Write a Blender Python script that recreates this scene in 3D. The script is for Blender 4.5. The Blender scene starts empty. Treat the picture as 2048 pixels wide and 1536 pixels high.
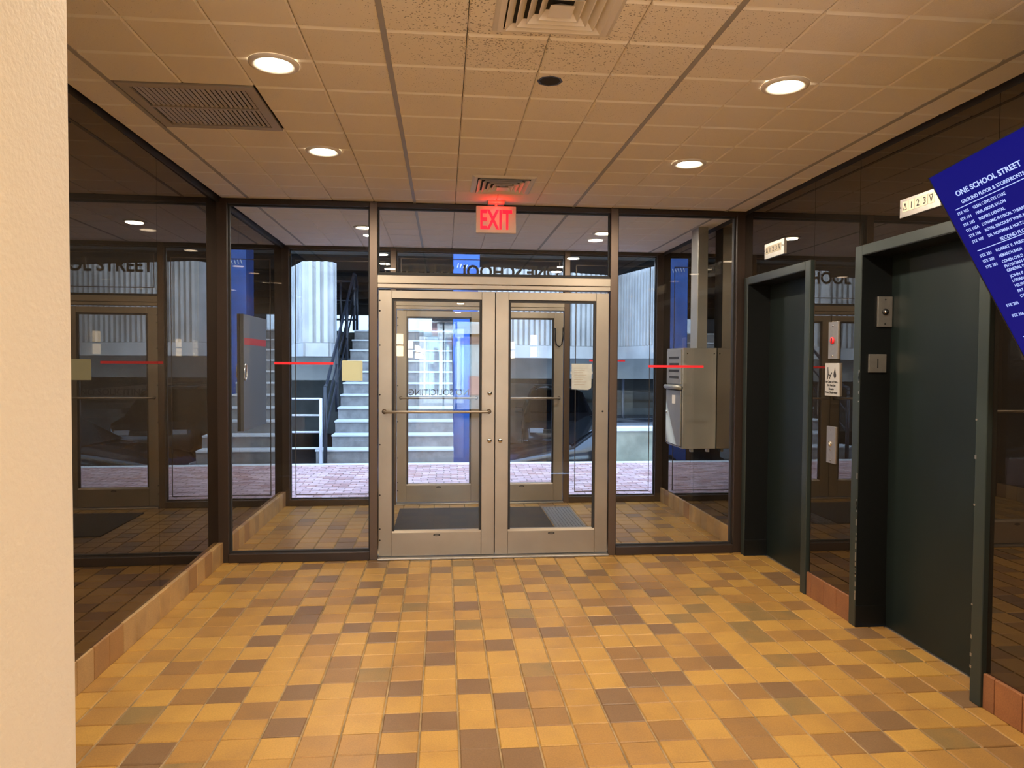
import bpy, math, random
from mathutils import Vector, Matrix
random.seed(7)

# ------------------------------------------------------------------ camera, world, sun, exposure
S = bpy.context.scene
COL = S.collection
F_PX, CAM_H = 1430.0, 1.56
YAW, PITCH, ROLL = 0.09538, 0.02933, -0.00549
cam_d = bpy.data.cameras.new('camera')
cam_d.sensor_fit = 'HORIZONTAL'; cam_d.sensor_width = 36.0
cam_d.lens = F_PX / 2048.0 * 36.0
cam_d.clip_start = 0.02; cam_d.clip_end = 300
cam = bpy.data.objects.new('camera', cam_d); COL.objects.link(cam)
_f = Vector((math.sin(YAW)*math.cos(PITCH), math.cos(YAW)*math.cos(PITCH), -math.sin(PITCH)))
_r = Vector((math.cos(YAW), -math.sin(YAW), 0)); _d = _f.cross(_r)
_r2 = _r*math.cos(ROLL) + _d*math.sin(ROLL); _d2 = _d*math.cos(ROLL) - _r*math.sin(ROLL)
cam.matrix_world = Matrix(((_r2.x, -_d2.x, -_f.x, 0), (_r2.y, -_d2.y, -_f.y, 0), (_r2.z, -_d2.z, -_f.z, CAM_H), (0, 0, 0, 1)))
S.camera = cam

SKY_STRENGTH = 8.2
SUN_STRENGTH = 45.0
LAMP_W = 31.0
LAMP_COL = (1.0, 0.865, 0.70)
SCONCE = 24.0
w = bpy.data.worlds.new('sky'); S.world = w; w.use_nodes = True
_bg = w.node_tree.nodes['Background']
_bg.inputs[0].default_value = (0.40, 0.60, 1.0, 1); _bg.inputs[1].default_value = SKY_STRENGTH
sun_d = bpy.data.lights.new('sun', 'SUN'); sun_d.energy = SUN_STRENGTH; sun_d.angle = 0.01; sun_d.color = (0.85, 0.93, 1.0)
sun = bpy.data.objects.new('sun', sun_d); COL.objects.link(sun)
sun.rotation_euler = Vector((0.15, -0.62, -0.77)).to_track_quat('-Z', 'Y').to_euler()
sun.location = (0, 30, 40)
vs = S.view_settings
vs.view_transform = 'Standard'; vs.look = 'None'; vs.exposure = 0.0; vs.gamma = 1.0; vs.use_curve_mapping = False
S.cycles.transparent_max_bounces = 40
S.cycles.max_bounces = 14; S.cycles.glossy_bounces = 8; S.cycles.diffuse_bounces = 6
S.cycles.sample_clamp_indirect = 6.0
S.cycles.caustics_reflective = False; S.cycles.caustics_refractive = False

# ------------------------------------------------------------------ key dimensions (metres)
D, DO = 5.676, 7.88            # inner and outer storefront planes
XL, XR, HC = -1.693, 2.4618, 2.8065
PIER_X, PIER_Y = -0.738, 1.5   # corner of the plaster pier
COR_X = 1.45                   # right side of the passage behind
BACK_Y = -9.0

# ------------------------------------------------------------------ materials
def lin(c):
    return tuple(((v/255)/12.92 if v/255 <= 0.04045 else ((v/255+0.055)/1.055)**2.4) for v in c)
MATS = {}
def mat(name, col, rough=0.5, metal=0.0, spec=0.5, emit=None, estr=0.0, noise=None, bump=None, coat=0.0):
    """col linear rgb; noise=(scale, amount[, detail]) colour mottling; bump=(scale, strength)"""
    m = bpy.data.materials.new(name); m.use_nodes = True; nt = m.node_tree; b = nt.nodes['Principled BSDF']
    b.inputs['Base Color'].default_value = (*col, 1); b.inputs['Roughness'].default_value = rough
    b.inputs['Metallic'].default_value = metal; b.inputs['Specular IOR Level'].default_value = spec
    b.inputs['Coat Weight'].default_value = coat
    if emit:
        b.inputs['Emission Color'].default_value = (*emit, 1); b.inputs['Emission Strength'].default_value = estr
    if noise or bump:
        geo = nt.nodes.new('ShaderNodeNewGeometry')
    if noise:
        n = nt.nodes.new('ShaderNodeTexNoise'); n.inputs['Scale'].default_value = noise[0]
        n.inputs['Detail'].default_value = noise[2] if len(noise) > 2 else 4
        mx = nt.nodes.new('ShaderNodeMix'); mx.data_type = 'RGBA'
        a = noise[1]
        mx.inputs[6].default_value = (*[c*(1-a) for c in col], 1); mx.inputs[7].default_value = (*[min(1, c*(1+a)) for c in col], 1)
        rp = nt.nodes.new('ShaderNodeMapRange'); rp.inputs[1].default_value = 0.3; rp.inputs[2].default_value = 0.7
        nt.links.new(geo.outputs['Position'], n.inputs['Vector']); nt.links.new(n.outputs['Fac'], rp.inputs[0])
        nt.links.new(rp.outputs[0], mx.inputs[0]); nt.links.new(mx.outputs[2], b.inputs['Base Color'])
    if bump:
        n2 = nt.nodes.new('ShaderNodeTexNoise'); n2.inputs['Scale'].default_value = bump[0]; n2.inputs['Detail'].default_value = 5
        bp = nt.nodes.new('ShaderNodeBump'); bp.inputs['Strength'].default_value = bump[1]; bp.inputs['Distance'].default_value = 0.004
        nt.links.new(geo.outputs['Position'], n2.inputs['Vector']); nt.links.new(n2.outputs['Fac'], bp.inputs['Height'])
        nt.links.new(bp.outputs['Normal'], b.inputs['Normal'])
    MATS[name] = m
    return m

def reflector(name, f0, tint, base=None, transp=None, rough=0.0, amp=1.0):
    """Schlick reflector over a transparent pane or an opaque backing."""
    m = bpy.data.materials.new(name); m.use_nodes = True; nt = m.node_tree; nt.nodes.clear()
    N, L = nt.nodes.new, nt.links.new
    out = N('ShaderNodeOutputMaterial'); mix = N('ShaderNodeMixShader'); g = N('ShaderNodeBsdfGlossy')
    g.inputs['Color'].default_value = (*tint, 1); g.inputs['Roughness'].default_value = rough
    if transp: t = N('ShaderNodeBsdfTransparent'); t.inputs[0].default_value = (*transp, 1)
    else: t = N('ShaderNodeBsdfDiffuse'); t.inputs[0].default_value = (*base, 1)
    geo = N('ShaderNodeNewGeometry'); dot = N('ShaderNodeVectorMath'); dot.operation = 'DOT_PRODUCT'
    L(geo.outputs['Incoming'], dot.inputs[0]); L(geo.outputs['Normal'], dot.inputs[1])
    ab = N('ShaderNodeMath'); ab.operation = 'ABSOLUTE'; L(dot.outputs['Value'], ab.inputs[0])
    su = N('ShaderNodeMath'); su.operation = 'SUBTRACT'; su.inputs[0].default_value = 1.0; su.use_clamp = True; L(ab.outputs[0], su.inputs[1])
    pw = N('ShaderNodeMath'); pw.operation = 'POWER'; pw.inputs[1].default_value = 5.0; L(su.outputs[0], pw.inputs[0])
    ma = N('ShaderNodeMath'); ma.operation = 'MULTIPLY_ADD'; ma.inputs[1].default_value = (1-f0)*amp; ma.inputs[2].default_value = f0; ma.use_clamp = True
    L(pw.outputs[0], ma.inputs[0]); L(ma.outputs[0], mix.inputs[0]); L(t.outputs[0], mix.inputs[1]); L(g.outputs[0], mix.inputs[2]); L(mix.outputs[0], out.inputs[0])
    MATS[name] = m
    return m

def tile_mat(name, col, dark, amt):
    """glazed quarry tile: base tone with cloudy flashing and fine speckle"""
    m = bpy.data.materials.new(name); m.use_nodes = True; nt = m.node_tree; b = nt.nodes['Principled BSDF']
    N, L = nt.nodes.new, nt.links.new
    geo = N('ShaderNodeNewGeometry')
    n1 = N('ShaderNodeTexNoise'); n1.inputs['Scale'].default_value = 5.5; n1.inputs['Detail'].default_value = 2
    n2 = N('ShaderNodeTexNoise'); n2.inputs['Scale'].default_value = 160; n2.inputs['Detail'].default_value = 3
    L(geo.outputs['Position'], n1.inputs['Vector']); L(geo.outputs['Position'], n2.inputs['Vector'])
    mr = N('ShaderNodeMapRange'); mr.inputs[1].default_value = 0.44; mr.inputs[2].default_value = 0.70; mr.inputs[4].default_value = amt
    L(n1.outputs['Fac'], mr.inputs[0])
    mx = N('ShaderNodeMix'); mx.data_type = 'RGBA'; mx.inputs[6].default_value = (*col, 1); mx.inputs[7].default_value = (*dark, 1); L(mr.outputs[0], mx.inputs[0])
    mr2 = N('ShaderNodeMapRange'); mr2.inputs[1].default_value = 0.3; mr2.inputs[2].default_value = 0.7; mr2.inputs[3].default_value = 0.86; mr2.inputs[4].default_value = 1.12
    L(n2.outputs['Fac'], mr2.inputs[0])
    mu = N('ShaderNodeMix'); mu.data_type = 'RGBA'; mu.blend_type = 'MULTIPLY'; mu.inputs[0].default_value = 1.0
    L(mx.outputs[2], mu.inputs[6]); L(mr2.outputs[0], mu.inputs[7]); L(mu.outputs[2], b.inputs['Base Color'])
    b.inputs['Roughness'].default_value = 0.40; b.inputs['Specular IOR Level'].default_value = 0.35
    bp = N('ShaderNodeBump'); bp.inputs['Strength'].default_value = 0.12; bp.inputs['Distance'].default_value = 0.002
    L(n2.outputs['Fac'], bp.inputs['Height']); L(bp.outputs['Normal'], b.inputs['Normal'])
    MATS[name] = m
    return m

GOLD = (0.400, 0.220, 0.050); GOLD2 = (0.362, 0.194, 0.045); TAN = (0.315, 0.163, 0.043); MID = (0.245, 0.127, 0.041); BRN = (0.172, 0.095, 0.042); OLV = (0.200, 0.126, 0.047)
T_G = tile_mat('tile_gold', GOLD, TAN, 0.5); T_G2 = tile_mat('tile_amber', GOLD2, MID, 0.5); T_T = tile_mat('tile_tan', TAN, BRN, 0.35)
T_M = tile_mat('tile_russet', MID, BRN, 0.45); T_B = tile_mat('tile_umber', BRN, (0.20, 0.12, 0.06), 0.4); T_O = tile_mat('tile_olive', OLV, TAN, 0.5)
TILES = [T_G, T_G2, T_T, T_M, T_B, T_O]
T_SK = [tile_mat('skirting_tan', (0.44, 0.265, 0.105), (0.28, 0.16, 0.07), 0.7), tile_mat('skirting_sand', (0.40, 0.25, 0.11), (0.24, 0.14, 0.065), 0.7), tile_mat('skirting_brown', (0.32, 0.17, 0.068), (0.22, 0.12, 0.06), 0.7)]
T_SKR = [tile_mat('skirting_red', (0.33, 0.135, 0.055), (0.22, 0.09, 0.045), 0.7), tile_mat('skirting_rust', (0.27, 0.115, 0.052), (0.19, 0.08, 0.04), 0.7)]
M_GROUT = mat('grout', (0.24, 0.165, 0.085), 0.9, spec=0.2, noise=(9, 0.35))
M_PLASTER = mat('cream_plaster', (0.60, 0.53, 0.425), 0.75, spec=0.25, bump=(90, 0.25))
M_MIRROR = reflector('smoked_mirror', 0.135, (1.0, 0.88, 0.76), base=(0.010, 0.008, 0.006), amp=1.0)
M_GLASS = reflector('pane_glass', 0.026, (1, 1, 1), transp=(0.965, 0.975, 0.97))
M_ALU = mat('champagne_aluminium', (0.335, 0.28, 0.215), 0.38, metal=0.65, noise=(3, 0.08))
M_ALU_D = mat('bronze_aluminium', (0.115, 0.078, 0.055), 0.38, metal=0.55)
M_POST = mat('dark_bronze', (0.045, 0.030, 0.023), 0.40, metal=0.35)
M_GASKET = mat('black_gasket', (0.012, 0.010, 0.009), 0.6)
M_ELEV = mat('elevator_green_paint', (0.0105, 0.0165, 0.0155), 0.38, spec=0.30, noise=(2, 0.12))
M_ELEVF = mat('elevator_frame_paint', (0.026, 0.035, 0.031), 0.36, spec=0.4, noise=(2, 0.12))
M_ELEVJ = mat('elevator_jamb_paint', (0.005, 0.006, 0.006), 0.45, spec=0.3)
M_STEEL = mat('brushed_steel', (0.40, 0.37, 0.33), 0.36, metal=0.8, noise=(40, 0.06))
M_STEELD = mat('weathered_steel', (0.36, 0.345, 0.31), 0.42, metal=0.6, noise=(3, 0.12))
M_CHROME = mat('satin_chrome', (0.7, 0.68, 0.64), 0.2, metal=1.0)
M_WHITE = mat('white_enamel', (0.80, 0.76, 0.70), 0.45)
M_TBAR = mat('grey_ceiling_bar', (0.36, 0.34, 0.31), 0.5)
M_PLENUM = mat('dark_void', (0.02, 0.018, 0.016), 0.9)
M_GRILLE = mat('taupe_grille', (0.40, 0.36, 0.315), 0.55)
M_LENS = mat('lamp_lens', (1, 1, 1), 0.4, emit=(1.0, 0.86, 0.62), estr=26)
M_SHADE = mat('sconce_glass', (1, 0.95, 0.85), 0.4, emit=(1.0, 0.83, 0.55), estr=SCONCE)
M_RED = mat('red_film', (0.92, 0.022, 0.035), 0.5)
M_EXIT = mat('exit_letter', (0.8, 0.02, 0.04), 0.5, emit=(1.0, 0.005, 0.035), estr=0.95)
M_EXITB = mat('exit_housing', (0.62, 0.48, 0.35), 0.5)
M_PAPER = mat('cream_card', (0.60, 0.62, 0.40), 0.7)
M_PAPER2 = mat('white_paper', (0.82, 0.80, 0.74), 0.55, noise=(14, 0.10), bump=(25, 0.8))
M_INK = mat('black_ink', (0.02, 0.018, 0.016), 0.6)
M_MAT = mat('charcoal_mat', (0.040, 0.038, 0.036), 0.95, spec=0.1, bump=(400, 0.6))
M_MATG = mat('grey_ribbed_mat', (0.16, 0.155, 0.15), 0.85)
M_SCREEN = mat('lit_blue_screen', (0.0, 0.0, 0.01), 0.35, spec=0.12, emit=(0.007, 0.007, 0.175), estr=1.0)
M_SCRTXT = mat('screen_lettering', (0.1, 0.1, 0.2), 0.4, emit=(0.42, 0.56, 1.0), estr=1.05)
M_BLACK = mat('black_plastic', (0.012, 0.012, 0.014), 0.35)
M_IND = mat('indicator_lamp', (0.8, 0.7, 0.5), 0.5, emit=(1.0, 0.80, 0.50), estr=0.10)
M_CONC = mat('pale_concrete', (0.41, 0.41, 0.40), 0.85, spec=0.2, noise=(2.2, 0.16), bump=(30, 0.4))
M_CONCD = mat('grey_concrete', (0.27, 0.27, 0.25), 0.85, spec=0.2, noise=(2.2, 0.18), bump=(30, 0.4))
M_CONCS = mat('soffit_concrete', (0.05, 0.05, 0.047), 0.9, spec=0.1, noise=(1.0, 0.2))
M_STEP_SHADED = mat('step_concrete_shaded', (0.20, 0.20, 0.20), 0.85, spec=0.2, noise=(9, 0.22), bump=(40, 0.5))  # risers darkened: their shade under light from above is in the colour
M_TREAD_LIT = mat('step_tread_lit', (0.50, 0.53, 0.55), 0.7)  # treads paler: light from above is put into the colour
M_ASPH = mat('asphalt', (0.05, 0.05, 0.052), 0.9, noise=(4, 0.2))
M_BRICKS = [mat('paver_rose', (0.50, 0.325, 0.32), 0.8, spec=0.3, noise=(6, 0.15)), mat('paver_pink', (0.58, 0.40, 0.39), 0.8, spec=0.3, noise=(6, 0.15)), mat('paver_red', (0.43, 0.25, 0.235), 0.8, spec=0.3, noise=(6, 0.15))]
M_JOINT = mat('paver_joint', (0.16, 0.13, 0.13), 0.9)
M_KERB = mat('kerb_stone', (0.66, 0.68, 0.68), 0.8, noise=(5, 0.1))
M_RAILB = mat('black_rail_paint', (0.012, 0.014, 0.022), 0.4)
M_RAILW = mat('galvanised_pipe', (0.60, 0.64, 0.68), 0.4, metal=0.3)
M_BLUE = mat('blue_wrap', (0.012, 0.085, 0.36), 0.5, noise=(3, 0.2))
M_CAR = mat('black_car_paint', (0.010, 0.011, 0.014), 0.22, coat=0.25)
M_CARG = mat('charcoal_car_paint', (0.035, 0.036, 0.042), 0.25, coat=0.25)
M_CARW = mat('car_window', (0.012, 0.014, 0.017), 0.06, spec=0.8)
M_TYRE = mat('tyre_rubber', (0.015, 0.015, 0.015), 0.8)
M_LAMPG = mat('headlamp_glass', (0.6, 0.65, 0.7), 0.1, spec=0.8)
M_TAIL = mat('tail_lamp', (0.35, 0.02, 0.02), 0.2)
M_FACADE = mat('pale_blue_facade', (0.55, 0.72, 0.80), 0.8, noise=(1, 0.06))
M_FACADE2 = mat('white_facade', (0.82, 0.84, 0.84), 0.8, noise=(1, 0.06))
M_ROOFD = mat('dark_shingle', (0.12, 0.11, 0.12), 0.9)
M_BRICKW = mat('pink_brick_facade', (0.70, 0.42, 0.40), 0.85, noise=(3, 0.1))
M_GREY = mat('grey_painted_panel', (0.075, 0.085, 0.10), 0.5)
M_ROOF = mat('roof_slab', (0.3, 0.3, 0.3), 0.9)
M_FOIL = mat('alarm_foil', (0.10, 0.085, 0.075), 0.45, metal=0.4)
# acoustic ceiling panel: off-white with small dark pits that thicken round the air outlets' grime
def ceiling_mat():
    m = mat('acoustic_panel', (0.90, 0.92, 0.96), 0.85, spec=0.15, bump=(220, 0.35)); nt = m.node_tree; b = nt.nodes['Principled BSDF']
    N, L = nt.nodes.new, nt.links.new
    geo = N('ShaderNodeNewGeometry'); v = N('ShaderNodeTexVoronoi'); v.inputs['Scale'].default_value = 95
    L(geo.outputs['Position'], v.inputs['Vector'])
    n = N('ShaderNodeTexNoise'); n.inputs['Scale'].default_value = 1.7; n.inputs['Detail'].default_value = 3; L(geo.outputs['Position'], n.inputs['Vector'])
    near = N('ShaderNodeVectorMath'); near.operation = 'DISTANCE'; near.inputs[1].default_value = (0.42, 2.62, HC); L(geo.outputs['Position'], near.inputs[0])
    fall = N('ShaderNodeMapRange'); fall.inputs[1].default_value = 0.25; fall.inputs[2].default_value = 1.15; fall.inputs[3].default_value = 0.30; fall.inputs[4].default_value = 0.0; L(near.outputs['Value'], fall.inputs[0])
    ad = N('ShaderNodeMath'); ad.operation = 'MULTIPLY_ADD'; ad.inputs[1].default_value = 0.34; L(n.outputs['Fac'], ad.inputs[0]); L(fall.outputs[0], ad.inputs[2])
    sb = N('ShaderNodeMath'); sb.operation = 'SUBTRACT'; sb.inputs[1].default_value = 0.10; L(ad.outputs[0], sb.inputs[0])
    lt = N('ShaderNodeMath'); lt.operation = 'LESS_THAN'; L(v.outputs['Distance'], lt.inputs[0]); L(sb.outputs[0], lt.inputs[1])
    n3 = N('ShaderNodeTexNoise'); n3.inputs['Scale'].default_value = 60; L(geo.outputs['Position'], n3.inputs['Vector'])
    gt = N('ShaderNodeMath'); gt.operation = 'GREATER_THAN'; gt.inputs[1].default_value = 0.50; L(n3.outputs['Fac'], gt.inputs[0])
    mu = N('ShaderNodeMath'); mu.operation = 'MULTIPLY'; L(lt.outputs[0], mu.inputs[0]); L(gt.outputs[0], mu.inputs[1])
    m2 = N('ShaderNodeMath'); m2.operation = 'MULTIPLY'; m2.inputs[1].default_value = 0.62; L(mu.outputs[0], m2.inputs[0])
    mx = N('ShaderNodeMix'); mx.data_type = 'RGBA'; mx.inputs[6].default_value = (0.90, 0.85, 0.78, 1); mx.inputs[7].default_value = (0.10, 0.08, 0.06, 1)
    L(m2.outputs[0], mx.inputs[0]); L(mx.outputs[2], b.inputs['Base Color'])
    return m
M_CEIL = ceiling_mat()
M_CEDGE_LIT = mat('panel_edge_lit', (0.97, 0.95, 0.91), 0.5)  # paler near bevel: light catching the panel edge, put into the colour

# ------------------------------------------------------------------ mesh helpers
ORG = {}
class MB:
    def __init__(s): s.v, s.f, s.mi, s.k, s.smooth = [], [], [], 0, []
    def add(s, vs, fs, smooth=False):
        o = len(s.v); s.v += [tuple(p) for p in vs]
        for f in fs: s.f.append(tuple(i+o for i in f)); s.mi.append(s.k); s.smooth.append(smooth)
        return s
    def box(s, x0, x1, y0, y1, z0, z1):
        x0, x1 = min(x0, x1), max(x0, x1); y0, y1 = min(y0, y1), max(y0, y1); z0, z1 = min(z0, z1), max(z0, z1)
        return s.add([(x0,y0,z0),(x1,y0,z0),(x1,y1,z0),(x0,y1,z0),(x0,y0,z1),(x1,y0,z1),(x1,y1,z1),(x0,y1,z1)],
                     [(0,3,2,1),(4,5,6,7),(0,1,5,4),(1,2,6,5),(2,3,7,6),(3,0,4,7)])
    def obox(s, c, ax, ay, az, hx, hy, hz):
        c, ax, ay, az = Vector(c), Vector(ax).normalized(), Vector(ay).normalized(), Vector(az).normalized()
        P = lambda a, b, d: c+ax*hx*a+ay*hy*b+az*hz*d
        return s.add([P(-1,-1,-1),P(1,-1,-1),P(1,1,-1),P(-1,1,-1),P(-1,-1,1),P(1,-1,1),P(1,1,1),P(-1,1,1)],
                     [(0,3,2,1),(4,5,6,7),(0,1,5,4),(1,2,6,5),(2,3,7,6),(3,0,4,7)])
    def tube(s, pts, r, n=10, cap=True):
        pts = [Vector(p) for p in pts]; rings = []
        for i, p in enumerate(pts):
            t = (pts[min(i+1, len(pts)-1)]-pts[max(i-1, 0)]).normalized()
            a = Vector((0,0,1)) if abs(t.z) < 0.9 else Vector((1,0,0))
            u = t.cross(a).normalized(); v = t.cross(u)
            rr = r[i] if isinstance(r, (list, tuple)) else r
            rings.append([p+(u*math.cos(2*math.pi*k/n)+v*math.sin(2*math.pi*k/n))*rr for k in range(n)])
        vs = [q for ring in rings for q in ring]; fs = []
        for i in range(len(pts)-1):
            for k in range(n): fs.append((i*n+k, i*n+(k+1)%n, (i+1)*n+(k+1)%n, (i+1)*n+k))
        if cap: fs += [tuple(range(n))[::-1], tuple(range((len(pts)-1)*n, len(pts)*n))]
        return s.add(vs, fs, True)
    def prism(s, poly, a0, a1, axis='x'):
        """poly: 2D points in the plane normal to axis"""
        def P(a, p): return {'x': (a, p[0], p[1]), 'y': (p[0], a, p[1]), 'z': (p[0], p[1], a)}[axis]
        n = len(poly)
        return s.add([P(a0, p) for p in poly]+[P(a1, p) for p in poly],
                     [tuple(range(n))[::-1], tuple(range(n, 2*n))]+[(i, (i+1)%n, n+(i+1)%n, n+i) for i in range(n)])
    def ring(s, cx, cy, prof, n=32, cap=False):
        """lathe about vertical axis; prof = [(r,z)...]"""
        vs = [(cx+r*math.cos(2*math.pi*k/n), cy+r*math.sin(2*math.pi*k/n), z) for r, z in prof for k in range(n)]; fs = []
        for i in range(len(prof)-1):
            for k in range(n): fs.append((i*n+k, i*n+(k+1)%n, (i+1)*n+(k+1)%n, (i+1)*n+k))
        if cap: fs.append(tuple(range((len(prof)-1)*n, len(prof)*n)))
        return s.add(vs, fs, True)
    def build(s, name, m, parent=None, bevel=0.0, origin=None):
        o0 = Vector(origin) if origin is not None else (ORG.get(parent, Vector()) if parent else Vector())
        me = bpy.data.meshes.new(name); me.from_pydata([tuple(Vector(p)-o0) for p in s.v], [], s.f); me.update()
        mats = m if isinstance(m, (list, tuple)) else [m]
        for q in mats: me.materials.append(q)
        for p, i, sm in zip(me.polygons, s.mi, s.smooth): p.material_index = i; p.use_smooth = sm
        o = bpy.data.objects.new(name, me); COL.objects.link(o)
        if parent: o.parent = parent; ORG[o] = o0
        else: o.location = o0; ORG[o] = o0
        if bevel:
            b = o.modifiers.new('bevel', 'BEVEL'); b.width = bevel; b.segments = 2; b.limit_method = 'ANGLE'
        return o
def box(name, m, x0, x1, y0, y1, z0, z1, parent=None, bevel=0.0):
    return MB().box(x0, x1, y0, y1, z0, z1).build(name, m, parent, bevel)
def tag(o, label, cat, group=None):
    o['label'] = label; o['category'] = cat
    if group: o['group'] = group
    return o
def thing(name, label, cat, loc=(0, 0, 0), group=None):
    o = bpy.data.objects.new(name, None); COL.objects.link(o); o.location = loc; o.empty_display_size = 0.1; ORG[o] = Vector(loc)
    return tag(o, label, cat, group)
def struct(o, label=None, cat=None):
    o['kind'] = 'structure'
    if label: o['label'] = label
    if cat: o['category'] = cat
    return o
def sroot(name, label, cat, loc=(0, 0, 0)):
    o = bpy.data.objects.new(name, None); COL.objects.link(o); o.location = loc; o.empty_display_size = 0.1; ORG[o] = Vector(loc)
    return struct(o, label, cat)
def dup(root, loc, label=None):
    r = root.copy(); COL.objects.link(r); r.location = loc; ORG[r] = Vector(loc)
    if label: r['label'] = label
    for ch in list(root.children):
        if ch.type == 'LIGHT': continue
        c = ch.copy(); COL.objects.link(c); c.parent = r
        for g in list(ch.children):
            d = g.copy(); COL.objects.link(d); d.parent = c
    return r
def text_mesh(s, bold=0.0):
    cu = bpy.data.curves.new('lettering', 'FONT'); cu.body = s; cu.size = 1.0; cu.extrude = 0.004; cu.offset = bold; cu.resolution_u = 3
    to = bpy.data.objects.new('lettering', cu); COL.objects.link(to)
    dg = bpy.context.evaluated_depsgraph_get(); me = bpy.data.meshes.new_from_object(to.evaluated_get(dg))
    bpy.data.objects.remove(to); bpy.data.curves.remove(cu)
    xs = [v.co.x for v in me.vertices]; ys = [v.co.y for v in me.vertices]
    return me, min(xs), max(xs), min(ys), max(ys)
def lettering(s, m, parent, at, u, up, height, width=None, align='l', bold=0.0, thick=0.001, name='lettering', cap=None):
    """flat lettering with its baseline-left (or centre) at `at`, running along u, rising along up"""
    me, x0, x1, y0, y1 = text_mesh(s, bold)
    capH = 0.73 if cap is None else cap
    sy = height/capH; sx = width/(x1-x0) if width else sy
    off = -x0 if align == 'l' else -(x0+x1)/2
    u, up = Vector(u).normalized(), Vector(up).normalized(); nrm = u.cross(up); o0 = ORG.get(parent, Vector())
    for v in me.vertices:
        p = Vector(at)+u*((v.co.x+off)*sx)+up*(v.co.y*sy)+nrm*(v.co.z/0.004*thick*0.5)
        v.co = p-o0
    me.materials.clear(); me.materials.append(m); me.name = name
    o = bpy.data.objects.new(name, me); COL.objects.link(o); o.parent = parent; ORG[o] = o0
    return o

# ------------------------------------------------------------------ floor
floor = struct(box('floor', M_GROUT, -1.80, 2.70, PIER_Y-0.02, DO+0.05, -0.12, -0.005), 'amber quarry tile floor of lobby and vestibule', 'floor')
PX, PY, OX, OY = 0.1639, 0.1629, 0.067, 3.659
def idx(x, y): return (math.floor((x-OX)/PX), math.floor((y-OY)/PY))
def unproject_floor(px, py):
    v = _f+_r2*((px-1024)/F_PX)+_d2*((py-768)/F_PX); t = -CAM_H/v.z
    return v.x*t, v.y*t
def project(p):
    v = Vector(p)-Vector((0, 0, CAM_H)); z = v.dot(_f)
    return (1024+F_PX*v.dot(_r2)/z, 768+F_PX*v.dot(_d2)/z) if z > 0.05 else None
# tiles of darker clay noted in the photograph: (crop origin x, y, zoom, {tone: points})
NOTED = [
 (400,1080,5.12,{'B':[(1115,290),(310,440),(1345,395),(1780,265),(1740,450),(1970,320),(1690,615),(770,830),(1130,730),(1070,815),(630,1040),(1590,900),(1890,790),(1860,990),(480,1290)],
  'M':[(540,430),(790,425),(860,350),(620,650),(900,645),(1190,560),(1940,535),(1000,925),(1250,1010),(1480,1245),(1430,1400),(260,750)],
  'T':[(620,355),(1260,490),(990,550),(200,850),(130,940),(1430,630),(1350,800),(1440,550),(1560,280),(2010,1230)],'O':[(1780,1370)]}),
 (780,1080,5.12,{'O':[(730,225),(755,430),(265,680),(1335,740),(800,860),(1510,1310)],'B':[(520,300),(955,295),(1650,340),(1920,405),(780,670),(1360,845),(540,965),(515,1210),(1690,940),(1130,1075),(850,1470),(20,980)],
  'M':[(1160,230),(1370,220),(1450,410),(1610,270),(1245,495),(1500,565),(500,1080),(180,1490),(1550,1460),(60,790)],'T':[(1400,350),(1740,485),(1760,565),(180,1220),(1820,1300),(1050,660),(1060,750),(1890,830),(290,370),(810,1080),(1390,945),(1960,930)]}),
 (1160,1080,5.12,{'B':[(150,335),(30,405),(800,545),(1930,370),(2010,430),(440,725),(230,825),(500,815),(620,1440),(940,1425),(860,920)],
  'M':[(720,260),(930,255),(1060,190),(1380,250),(1490,190),(1030,320),(490,470),(720,465),(1560,385),(1840,605),(130,640),(340,630),(740,1150),(1350,1140),(1460,1260),(1170,1280),(510,1290),(1420,455)],
  'T':[(330,270),(1150,255),(700,390),(550,395),(890,390),(940,460),(1800,250),(1860,440),(1750,525),(310,560),(1240,1020),(420,1155),(1690,1510),(1960,1500),(680,660)],'O':[(1270,535),(1220,705),(1040,810),(1700,695),(1840,790),(2000,770),(1690,890),(1810,1000)]}),
 (140,1280,5.12,{'B':[(1810,265),(1600,570),(1870,730),(830,1170)],'M':[(590,960),(1090,300),(1220,590),(2010,950)],'O':[(720,770)],'T':[(340,790),(1000,450),(1420,280),(1340,930),(1280,1130),(380,440),(150,1130),(430,1160)]}),
 (520,1280,5.12,{'B':[(390,540),(250,890),(1490,490),(1840,185),(1450,840),(1840,840),(1400,1240)],'M':[(870,230),(820,370),(1130,510),(1850,50),(70,720)],'O':[(1160,350)],'T':[(1520,210),(1500,350),(630,1080),(1000,1070),(1000,1250),(530,1250)]}),
 (900,1280,5.12,{'B':[(250,470),(620,620),(310,1220),(750,1210),(1700,580),(1800,760),(1930,420),(300,1000)],'M':[(940,450),(1050,790),(1840,270),(1770,140),(2000,130)],'O':[(880,300)],'T':[(1000,610),(660,790),(1520,980),(1150,1200),(1560,1190),(1210,280)]}),
 (1280,1280,5.12,{'B':[(1090,900),(1250,1110),(1460,510),(320,400),(80,420),(860,230)],'M':[(330,940),(1130,540),(560,240),(720,110),(1960,1070)],'O':[(1640,680),(1560,220)],'T':[(830,1130),(900,560),(1800,210),(1800,490),(1550,880)]}),
 (1500,1100,3.524,{'B':[(180,185),(260,232),(830,595),(1470,1055),(240,985),(990,1205),(890,1355)],'M':[(330,400),(430,605),(760,680),(470,770),(780,860),(1150,950),(820,1085),(610,1370),(1680,1320),(1810,1440),(60,1260),(120,1395)],
  'O':[(240,465),(80,470),(50,540),(1060,755),(370,1105)],'T':[(320,185),(90,340),(960,590),(1100,660),(330,620),(1320,945),(1490,945),(730,1215),(1010,1070),(930,960),(1250,1460)]})]
TONE = {}
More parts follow.
